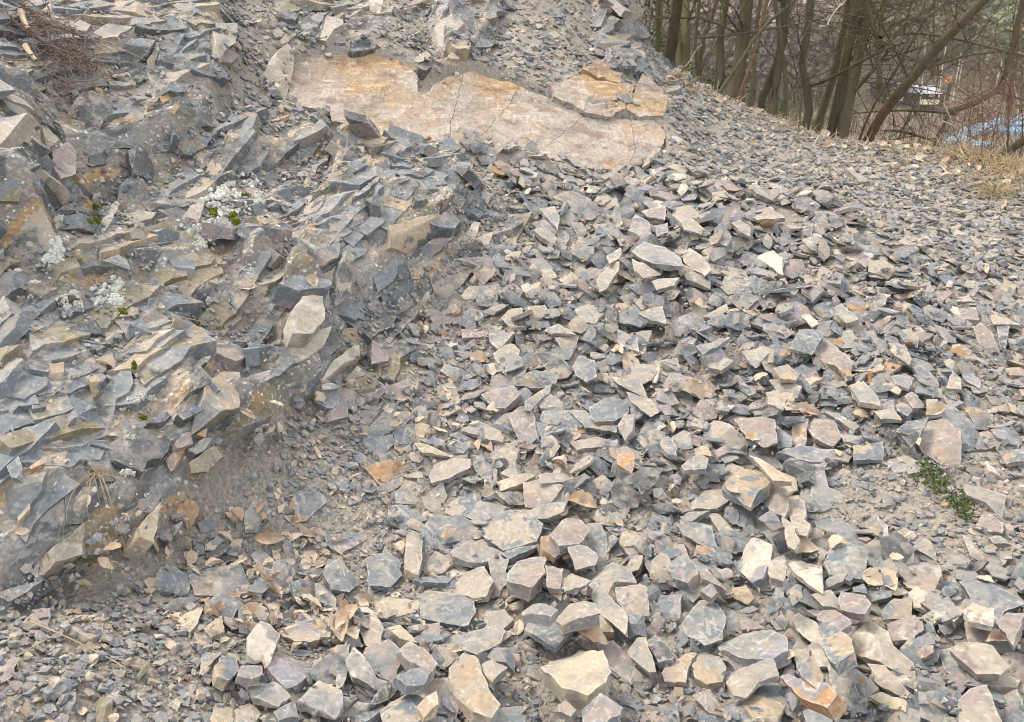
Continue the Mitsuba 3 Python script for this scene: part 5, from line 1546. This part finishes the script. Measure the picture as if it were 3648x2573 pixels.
# tree | crop | metres away | width in the crop's pixels | bark | outline of the stem from its foot ; branches: width: outline
TREES = '''
broad brown-grey trunk, left one of the close row on the ridge|K|10.5|115|bark|440,690 450,350 460,0
slim dark trunk left of the broad brown-grey one|K|11.5|45|bark|310,670 305,300 310,0
olive trunk standing close on the right of the broad brown-grey one|K|11.0|75|bark|560,740 570,350 590,0
grey-brown trunk leaning slightly to the right, fourth from the left|K|10.2|95|bark|630,760 690,300 740,0|22:760,435 900,425 1080,380 1300,320 1530,240
thin mossy trunk with a swelling at its foot|K|9.8|34|bark|770,860 742,640 745,430 770,200 790,0
slim trunk leaning right behind the thin mossy one|K|12.0|52|bark|800,700 860,400 960,180 1020,0
trunk with a bright moss patch on its lower part|K|9.6|68|bark|1040,990 1085,800 1060,550 1110,300 1170,0
thickest trunk of the row, with furrowed grey bark|K|9.4|145|bark|1200,1060 1290,700 1340,400 1400,0
dead thin orange-brown trunk leaning beside the thickest one|K|9.0|42|rotten_bark|1285,1070 1380,800 1470,560 1540,200 1600,0
grey dead pole leaning far to the right across the thickest trunk|K|8.8|36|bark|1080,1010 1280,720 1420,500 1620,260 1800,120
short slim dark trunk between the thickest trunk and the next pair|K|11.5|40|bark|1370,1230 1420,1040 1480,850 1500,600 1560,200
dark olive trunk, left one of a close pair|K|9.6|78|bark|1500,1280 1600,900 1720,560 1730,200 1700,0
smooth grey trunk, right one of a close pair|K|9.2|92|bark|1650,1310 1700,1100 1790,750 1850,450 1920,200 2000,0
small forked tree with one arm bent to the right|K|9.0|44|bark|1790,1390 1805,1150 1790,900 1750,600|30:1808,1150 1900,1060 1960,1000 2010,850
wavy dark trunk with a long arm rising to the right|K|9.4|80|bark|2050,1440 2080,1100 2030,900 2050,600 2130,200 2160,0|34:2100,1000 2200,850 2330,640 2450,480
dark trunk leaning right, behind the brown one|L|10.5|80|bark|-20,1180 60,850 110,560 170,200 190,0
brown straight trunk leaning right, left of the big olive one|L|9.3|95|bark|60,1470 140,1000 200,600 260,250 290,0
big olive-green trunk leaning right with a fork|L|9.0|112|bark|200,1470 280,1150 370,850 470,450 560,100 590,0|50:330,1050 450,880 560,720 610,600
dark stump-like trunk at the foot of the big olive one|L|9.2|60|bark|150,1476 190,1330 240,1180 290,1000
thin stem crossing between the olive and the rotten-footed trunk|L|9.6|28|bark|430,1470 500,1280 580,1120 700,900
trunk with a rotten orange foot, forking into several long arms|L|8.8|98|bark|560,1470 610,1250 680,1050 760,850 900,560 1050,300 1240,0|58:620,1050 612,700 600,450 535,150 530,0|52:620,440 760,310 900,240 1080,215 1260,200 1420,120 1560,20 1660,-20|50:640,560 780,330 960,60 1000,0|38:700,1030 900,900 1100,810 1350,735 1600,660 1850,620 2150,560|30:910,400 1080,420 1330,540 1550,650|20:890,420 870,200 880,0
crooked trunk at the right whose arm bends up to the right|Z|8.9|84|bark|780,1290 830,1100 880,880 1030,790 1250,730 1550,620 1750,480 1830,400 1900,200 1960,0|34:1060,845 700,840 400,900 0,1000|36:760,1205 500,1150 250,1080 0,1090
thin stem slanting up to the right left of the crooked trunk|Z|9.5|26|bark|170,1290 380,900 560,560 730,360 830,230 870,0|16:830,230 700,120 600,20
leaning trunk cut by the right edge of the photo|Z|8.2|105|bark|1720,1430 1830,1270 2024,1050 2250,800 2500,400'''
def twigs_from(path, n, Lr, rr, out, depth=1):
    for _ in range(n):
        i = r.integers(len(path) // 5, len(path) - 1)
        t = path[min(i + 1, len(path) - 1)] - path[i - 1]; t /= np.linalg.norm(t) + 1e-9
        d = r.normal(0, 1, 3) * (1, .8, .55); d -= t * (d @ t); d /= np.linalg.norm(d) + 1e-9
        d = d * .85 + t * .45 + (0, 0, .12)
        L = r.uniform(.35, 1.0) * Lr
        s = np.linspace(0, 1, 6)[:, None]
        bend = r.normal(0, .22, 3)
        p = path[i] + d * L * s + bend * L * s ** 2 + r.normal(0, .02, (6, 3)) * s * L
        out.append((p, np.linspace(rr, rr * .3, 6)))
        if depth: twigs_from(p, 5, Lr * .5, rr * .5, out, depth - 1)
for line in TREES.strip().split('\n'):
    label, crop, Y, w, bark, *ways = line.split('|')
    Y, w = float(Y), float(w)
    root = key('leafless_tree')
    tw = []
    for kk, way in enumerate(ways):
        if ':' in way:
            ww, way = way.split(':'); ww = float(ww)
        else: ww = w
        pts = np.array([list(map(float, q.split(','))) for q in way.split()])
        P = at_depth(to_px(crop, pts), Y)
        P[:, 1] += np.linspace(0, r.normal(0, .35), len(P)) if kk == 0 else np.linspace(0, r.normal(0, .9), len(P))
        rad = ww / 2 * CROP[crop][2] / FPX * Y
        if kk == 0:
            low = P[0] + (P[0] - P[1]) / np.linalg.norm(P[0] - P[1]) * .9; low[2] = min(low[2], P[0][2] - .7)
            hi = P[-1] + (P[-1] - P[-2]) / np.linalg.norm(P[-1] - P[-2]) * 2.2 + (0, 0, 1.0)
            hi2 = hi + (r.normal(0, .4), r.normal(0, .3), 2.0)
            P = np.vstack([low, P, hi, hi2])
        C = spline(P, 30)
        R_ = np.linspace(rad * (1.12 if kk == 0 else 1), rad * (.6 if kk == 0 else .62), 30) * (1 + .05 * np.sin(np.arange(30) * 1.7 + kk))
        if kk == 0: R_[:4] *= (1.5, 1.35, 1.2, 1.08)
        m = tubes([(C, R_)], 12)
        v = np.array(m.vertices)
        v += (meshkit.noise(v * 9, 3) - .5)[:, None] * (v - np.repeat(C, 12, 0)) * .30
        k = root + '__trunk' if kk == 0 else key(root + '__branch')
        add(k, trimesh.Trimesh(v, m.faces, process=False), bark, smooth=True)
        if bark != 'rotten_bark' and kk == 0 and 'rotten' in label:
            scene[k]['bsdf'] = {'type': 'ref', 'id': 'bark_rotten_foot'}
        if 'dead' not in label and 'stump' not in label:
            twigs_from(C, 9 if kk == 0 else 8, 1.5, max(.006, min(.013, rad * .3)), tw, 1)
    if tw:
        add(root + '__twigs', tubes(tw, 4), 'twig')
        labels[root + '__twigs'] = {'label': 'fine bare twigs', 'kind': 'stuff'}
    lab(root, label, 'tree', 'leafless trees on the ridge')
P_foot = at_depth(to_px('L', [[590, 1300]]), 8.8)[0]
def foot_fn(p, n, uv):
    base = bark_fn(p, n, uv)
    return mix(mi.Color3f(.15, .10, .065) * (.6 + .8 * fbm(p.x * 20, p.y * 20, p.z * 9, 3)), base, sm(float(P_foot[2]) - .1, float(P_foot[2]) + .2, p.z + .4 * (fbm(p.x * 9, p.y * 9, p.z * 4, 3) - .5)))
scene['bark_rotten_foot'] = {'type': 'diffuse', 'reflectance': mikit.proc(foot_fn)}
# the bare shrub at the right edge
SH = [('Z', 16, '1250,1300 1240,900 1290,500 1320,200'), ('Z', 20, '1440,1280 1430,900 1400,400 1380,100'), ('Z', 14, '1140,1350 1130,1100 1190,750 1220,500'), ('Z', 18, '1620,1250 1640,900 1720,600 1750,300'), ('Z', 30, '1780,1300 1800,900 1820,600 1880,300 1930,-40 1950,-500'),
      ('Z', 22, '1840,600 1780,380 1700,200 1640,-60 1600,-400'), ('Z', 18, '1835,520 1840,380 1870,150 1850,-100 1830,-500'), ('Z', 14, '1890,500 1940,700 1950,830'), ('Z', 16, '1960,1300 2000,900 1980,500 2040,100'), ('Z', 12, '1540,1300 1570,1000 1560,800 1600,600'), ('Z', 10, '1330,1300 1350,1000 1360,700'), ('Z', 10, '1200,1320 1230,1000 1210,860')]
for i, (crop, w, way) in enumerate(SH):
    Y = 6.7 + r.uniform(-.5, .5)
    P = at_depth(to_px(crop, [list(map(float, q.split(','))) for q in way.split()]), Y)
    P[0, 2] -= .15
    C = spline(P, 18); rad = w / 2 * CROP[crop][2] / FPX * Y
    k = key('bare_shrub__stem')
    add(k, tubes([(C, np.linspace(rad, rad * .45, 18))], 7), 'red_twig' if i % 2 else 'twig')
    SH[i] = C
tw = []
for C in SH: twigs_from(C, 7, .45, .0032, tw, 1)
add('bare_shrub__twigs', tubes(tw, 4), 'red_twig'); labels['bare_shrub__twigs'] = {'label': 'fine reddish twigs', 'kind': 'stuff'}
lab('bare_shrub', 'bare shrub of thin upright reddish and yellowish shoots at the right edge', 'shrub')
def far_stick(name, crop, way, w, Y, bsdf, label, cat, group=None, up=0):
    P = at_depth(to_px(crop, [list(map(float, q.split(','))) for q in way.split()]), Y)
    C = spline(P, 14); rad = w / 2 * CROP[crop][2] / FPX * Y
    k = key(name)
    add(k, tubes([(C, np.linspace(rad, rad * .5, 14))], 6), bsdf)
    lab(k, label, cat, group)
far_stick('pale_twig', 'L', '0,290 90,130 220,0 300,-60', 15, 6.5, 'dead_wood', 'pale curved twig hanging into the picture before the dark trunks', 'twig')
far_stick('pale_twig', 'Z', '850,940 950,975 1110,1085', 24, 7.3, 'dead_wood', 'pale grey twig slanting before the crooked trunk', 'twig')
far_stick('pale_twig', 'Z', '860,680 970,920 1000,1000', 18, 7.3, 'dead_wood', 'thin pale twig crossing the slanting grey one', 'twig')
far_stick('pale_twig', 'Z', '1400,600 1510,760 1600,860', 18, 7.0, 'dead_wood', 'pale twig among the shoots of the bare shrub', 'twig')
q = surf(to_px('Z', [[1450, 1480], [1600, 1530], [1760, 1610]])) + (0, 0, .05)
k = key('fallen_branch'); add(k, tubes([(spline(q, 12), np.linspace(.016, .008, 12))], 6), 'dead_wood'); lab(k, 'pale fallen branch in the dry grass at the right edge', 'branch')
far_stick('ridge_stalk', 'K', '620,780 700,680 770,570 830,520', 14, 7.9, 'straw', 'dry stalk leaning to the right on the ridge before the trunks', 'stalk')
# dry grass on the rim of the slope
gp = []
rim = hit(np.array([(1495, 175), (1560, 205), (1640, 240), (1700, 268), (1760, 290), (1850, 318), (1920, 332), (2000, 345), (2080, 352), (2150, 358), (2230, 375), (2290, 400)]) * M23)
rc = spline(rim, 200)
zgx, zgy = np.arange(1, 6.2, .03), np.arange(4, 9.6, .03)
zgg = zground(*np.meshgrid(zgx, zgy, indexing='ij'))
def ZG(x, y):
    return zgg[int(np.clip((x - 1) / .03, 0, len(zgx) - 1)), int(np.clip((y - 4) / .03, 0, len(zgy) - 1))]
for _ in range(4200):
    if r.random() < .5:
        P = rc[r.integers(200)] + r.normal(0, .16, 3) * (1, 1.2, 0)
    else:
        P = np.array([r.normal(3.75, .33), r.normal(6.15, .5), 0])
    P[2] = ZG(P[0], P[1])
    L = r.uniform(.05, .22) * (1.5 if P[0] > 3.3 else .8)
    a = r.uniform(0, 6.3); d = np.array([math.cos(a), math.sin(a), 0]) * r.uniform(.2, 1.0)
    s = np.linspace(0, 1, 5)[:, None]
    gp.append((P + d * L * s + np.array([0, 0, 1]) * L * (s * r.uniform(.5, 1.1) - s ** 2 * r.uniform(.2, .8)), np.linspace(.0035, .0012, 5)))
add('dry_grass', tubes(gp, 4), 'straw')
lab('dry_grass', 'straw-coloured dry grass along the rim of the slope and at the right edge', 'grass', kind='stuff')
# fallen leaves in that grass
VV, FF, UU, o = [], [], [], 0
for _ in range(330):
    if r.random() < .5: P = rc[r.integers(200)] + r.normal(0, .22, 3) * (1, 1.3, 0)
    else: P = np.array([r.normal(3.75, .35), r.normal(6.1, .55), 0])
    P[2] = ZG(P[0], P[1]) + .03
    m_, f, uv = leaf_mesh(r.uniform(.05, .11), r.uniform(.3, .7), r)
    VV.append(m_ @ frame(r.normal(0, .5, 3) + (0, -.3, 1), r.uniform(0, 6.3)).T + P)
    FF.append(np.vstack([f[:, [0, 1, 2]], f[:, [0, 2, 3]]]) + o); UU.append(uv); o += len(m_)
add('rim_leaf_litter', trimesh.Trimesh(np.vstack(VV), np.vstack(FF), process=False), 'dry_leaf_skin', smooth=True, uv=np.vstack(UU))
lab('rim_leaf_litter', 'brown dead leaves lying in the dry grass along the rim', 'leaf litter', kind='stuff')
# ---------------------------------------------------------------- what stands beyond
def fol(C, rad, n, s, r):
    g = r.normal(0, 1, (n, 3)); g /= np.linalg.norm(g, axis=1, keepdims=True); g *= r.random((n, 1)) ** .4
    c = C + g * rad
    a, b = r.normal(0, 1, (n, 3)), r.normal(0, 1, (n, 3))
    a /= np.linalg.norm(a, axis=1, keepdims=True); b -= a * (a * b).sum(1, keepdims=True); b /= np.linalg.norm(b, axis=1, keepdims=True)
    a *= s * r.uniform(.5, 1.3, (n, 1)); b *= s * r.uniform(.3, .8, (n, 1))
    v = np.stack([c - a, c + b, c + a, c - b], 1).reshape(-1, 3)
    k = np.arange(n)[:, None] * 4
    return v, np.vstack([k + [0, 1, 2], k + [0, 2, 3]])
def merge(L):
    o, V_, F_ = 0, [], []
    for v, f in L: V_.append(v); F_.append(f + o); o += len(v)
    return trimesh.Trimesh(np.vstack(V_), np.vstack(F_), process=False)
for i, (px, Y, h) in enumerate([((2340, 60), 19, 6), ((2450, 90), 24, 7), ((2560, 100), 21, 6), ((2640, 80), 26, 8), ((2720, 110), 23, 6), ((2800, 70), 27, 7), ((2880, 130), 29, 7), ((2520, 200), 23, 4.2), ((2660, 230), 24, 4), ((2790, 250), 26, 4.2)]):
    p = at_depth(np.array([px], float), Y)[0]
    z0 = float(zground(p[0], p[1])); root = key('pine_tree')
    add(root + '__trunk', tubes([(spline([(p[0], p[1], z0 - .3), (p[0] + .1, p[1], z0 + h / 2), (p[0], p[1], z0 + h)], 10), np.linspace(.12, .03, 10))], 7), 'bark', smooth=True)
    L = []
    for q in range(26):
        t = r.uniform(.18, 1); a = r.uniform(0, 6.3); R_ = (1.15 - t) * 1.5
        L.append(fol(np.array([p[0] + math.cos(a) * R_ * r.uniform(.3, 1), p[1] + math.sin(a) * R_ * r.uniform(.3, 1), z0 + h * t]), np.array([.6, .6, .3]), 50, .05, r))
    add(root + '__crown', merge(L), 'pine_needles')
    lab(root, ['young dark green pine', 'bushy green pine', 'dull green pine'][i % 3] + [' at the left end behind the row of trunks', ' seen between the first and the fourth trunk', ' behind the mossy trunk', ' behind the thickest trunk', ' behind the dead orange-brown trunk', ' behind the close pair of trunks', ' behind the wavy dark trunk', ', low, left of the thickest trunk', ', low, right of the thickest trunk', ', low, between the close pair and the wavy trunk'][i], 'tree', 'pines behind the leafless trees')
# thicket of bare undergrowth on the way down to the valley
tp = []
for _ in range(5200):
    Y = 11 + 82 * r.random() ** 1.3; x = r.uniform(.08, .68) * Y + 1
    z = float(zfar(x, Y)); h = r.uniform(.5, 2.8)
    d = np.array([r.normal(0, .35), r.normal(0, .2), 1.]); s = np.linspace(0, 1, 5)[:, None]
    tp.append((np.array([x, Y, z]) + d * h * s + r.normal(0, .35, 3) * s ** 2 * h, np.linspace(.011, .003, 5) * (Y / 26 + .3)))
add('bare_thicket', tubes(tp, 3), 'twig')
lab('bare_thicket', 'brown bare undergrowth filling the slope below the trees', 'undergrowth', kind='stuff')
# river
col('river_bank', (.40, .30, .19), .25, 2)
scene['water'] = {'type': 'principled', 'base_color': {'type': 'rgb', 'value': [.22, .36, .52]}, 'roughness': .12, 'specular': .6}
def river(way, k):
    px = to_px('Z', [list(map(float, q.split(','))) for q in way.split()])
    d = rays(px); P = CAM + d * ((-6.6 - CAMZ) / d[:, 2])[:, None]
    import shapely
    poly = shapely.Polygon(P[:, :2]).buffer(0).buffer(.3)
    m = trimesh.creation.extrude_polygon(poly if poly.geom_type == 'Polygon' else max(poly.geoms, key=lambda g: g.area), .4, engine='earcut')
    m.apply_translation([0, 0, -7.0])
    add(k, m, 'water')
    labels[k] = {'label': 'pale blue river bending through the valley behind the shrub', 'category': 'river', 'kind': 'structure'}
river('830,1250 920,1165 1050,1105 1160,1065 1280,1005 1450,955 1600,925 1720,895 1940,875 2300,870 2300,1000 1980,975 1720,990 1700,1015 1980,1030 2300,1060 2300,1110 1980,1085 1750,1060 1600,1065 1450,1060 1300,1085 1150,1115 1190,1175 1310,1235 1470,1230 1480,1260 1300,1285 1110,1215 900,1225', 'river')
# birches in the valley
col('birch_bark', (.62, .60, .55), .25, 3)
for i, (w, way) in enumerate([(15, '535,640 550,450 570,200 590,0 600,-200'), (17, '790,640 812,450 850,150 875,0 900,-150'), (15, '1000,650 1030,420 1065,250 1100,60 1120,-80'), (12, '1070,480 1090,350 1115,200 1150,40'), (22, '1580,580 1605,500 1640,330 1680,200 1700,50'), (11, '200,640 212,500 222,380 225,200'), (14, '1925,900 1940,700 1900,500 1880,300')]):
    far_stick('birch_tree', 'Z', way, w, 52 if i != 6 else 46, 'birch_bark', 'thin white birch trunk ' + ['left of the pale blue roof', 'in front of the pale blue roof', 'right of the orange board', 'close beside another one right of the orange board', 'thickest one, at the crooked tree arm', 'before the dark house', 'behind the shrub at the right edge'][i], 'tree', 'white birches in the valley')
# houses and a board far down in the valley
col('house_dark', (.075, .06, .055), .25, 2); col('house_roof_blue', (.36, .42, .47), .25, 2); col('wall_yellow', (.68, .66, .48), .2, 1); col('orange_paint', (.72, .36, .14), .2, 2); col('roof_dark', (.09, .085, .095), .2, 1)
def slabbox(k, px0, px1, Y, depth, bsdf, slope=0):
    a = at_depth(to_px('Z', [px0, px1]), Y)
    x0, x1, z0, z1 = a[0, 0], a[1, 0], a[1, 2], a[0, 2]
    s = slope
    v = np.array([[x0, Y, z0], [x1, Y, z0], [x1, Y + s, z1], [x0, Y + s, z1], [x0, Y + depth, z0], [x1, Y + depth, z0], [x1, Y + depth - s, z1], [x0, Y + depth - s, z1]])
    f = np.array([[0, 1, 2], [0, 2, 3], [5, 4, 7], [5, 7, 6], [4, 0, 3], [4, 3, 7], [1, 5, 6], [1, 6, 2], [3, 2, 6], [3, 6, 7], [4, 5, 1], [4, 1, 0]])
    add(k, trimesh.Trimesh(v, f, process=False), bsdf)
h = 'valley_house'
slabbox(h + '__wall', (545, 540), (850, 720), 100, 4.5, 'house_dark')
slabbox(h + '__roof', (535, 442), (860, 545), 99.4, 5.7, 'house_roof_blue', 2.6)
slabbox(h + '__terrace_wall', (545, 632), (795, 700), 98.9, .3, 'wall_yellow')
slabbox(h + '__window', (660, 552), (735, 590), 99.95, .2, 'orange_paint')
lab(h, 'small house with pale blue roof and pale yellow wall far down in the valley', 'house')
h = 'dark_house'
slabbox(h + '__wall', (60, 470), (385, 660), 104, 5, 'house_dark')
slabbox(h + '__roof', (90, 330), (390, 480), 103.5, 6, 'roof_dark', 2.9)
slabbox(h + '__terrace_wall', (70, 592), (275, 648), 102.9, .3, 'wall_yellow')
slabbox(h + '__window', (110, 502), (160, 548), 103.95, .2, 'orange_paint')
slabbox(h + '__window_001', (205, 500), (268, 552), 103.95, .2, 'orange_paint')
lab(h, 'dark house with orange windows left of the pale blue roof in the valley', 'house')
slabbox('orange_board__panel', (908, 295), (972, 392), 96, .15, 'orange_paint')
slabbox('orange_board__post', (934, 393), (944, 640), 96.03, .1, 'house_dark')
lab('orange_board', 'upright orange board on a post right of the pale blue roof', 'board')
# woods on the far hillside
col('far_green', (.185, .205, .125), .5, .35); col('far_bare', (.25, .212, .195), .35, .4)
G_, B_ = [], []
for _ in range(1100):
    Y = 104 + 130 * r.random() ** 2; x = r.uniform(.02, .72) * Y + r.normal(0, 6)
    if abs(x - 49) < 9 and Y < 112: continue
    z = float(zfar(x, Y)); h = r.uniform(7, 14)
    green = meshkit.fbm(np.array([[x * .022, Y * .022, 0]]), 3, 9)[0] + .5 * (sstep(.30, .42, x / Y) - .5) + .2 * sstep(110, 150, Y) > .72
    C = np.array([x, Y, z + h * .62])
    (G_ if green else B_).append(fol(C, np.array([h * .22, h * .22, h * .42]), 80, h * .045, r))
    if not green or r.random() < .3:
        t_ = tubes([(np.array([[x, Y, z - .5], [x + r.normal(0, .3), Y, z + h * .5], [x, Y, z + h]]), np.array([.16, .12, .04]))], 4)
        B_.append((np.array(t_.vertices), np.array(t_.faces)))
add('far_green_wood', merge(G_), 'far_green'); lab('far_green_wood', 'dull green pine wood on the far hillside', 'wood', kind='stuff')
add('far_bare_wood', merge(B_), 'far_bare'); lab('far_bare_wood', 'greyish brown leafless wood on the far hillside', 'wood', kind='stuff')

# the air between: a thin haze over everything
scene['air'] = {'type': 'homogeneous', 'albedo': {'type': 'rgb', 'value': [.95, .95, .95]}, 'sigma_t': .0006}
scene['haze'] = {'type': 'cube', 'to_world': T().translate([0, 150, 37]).scale([460, 400, 50]), 'bsdf': {'type': 'null'}, 'interior': {'type': 'ref', 'id': 'air'}}
scene['camera']['medium'] = {'type': 'ref', 'id': 'air'}
lab('haze', 'thin pale haze in the air over the valley', 'haze', kind='stuff')
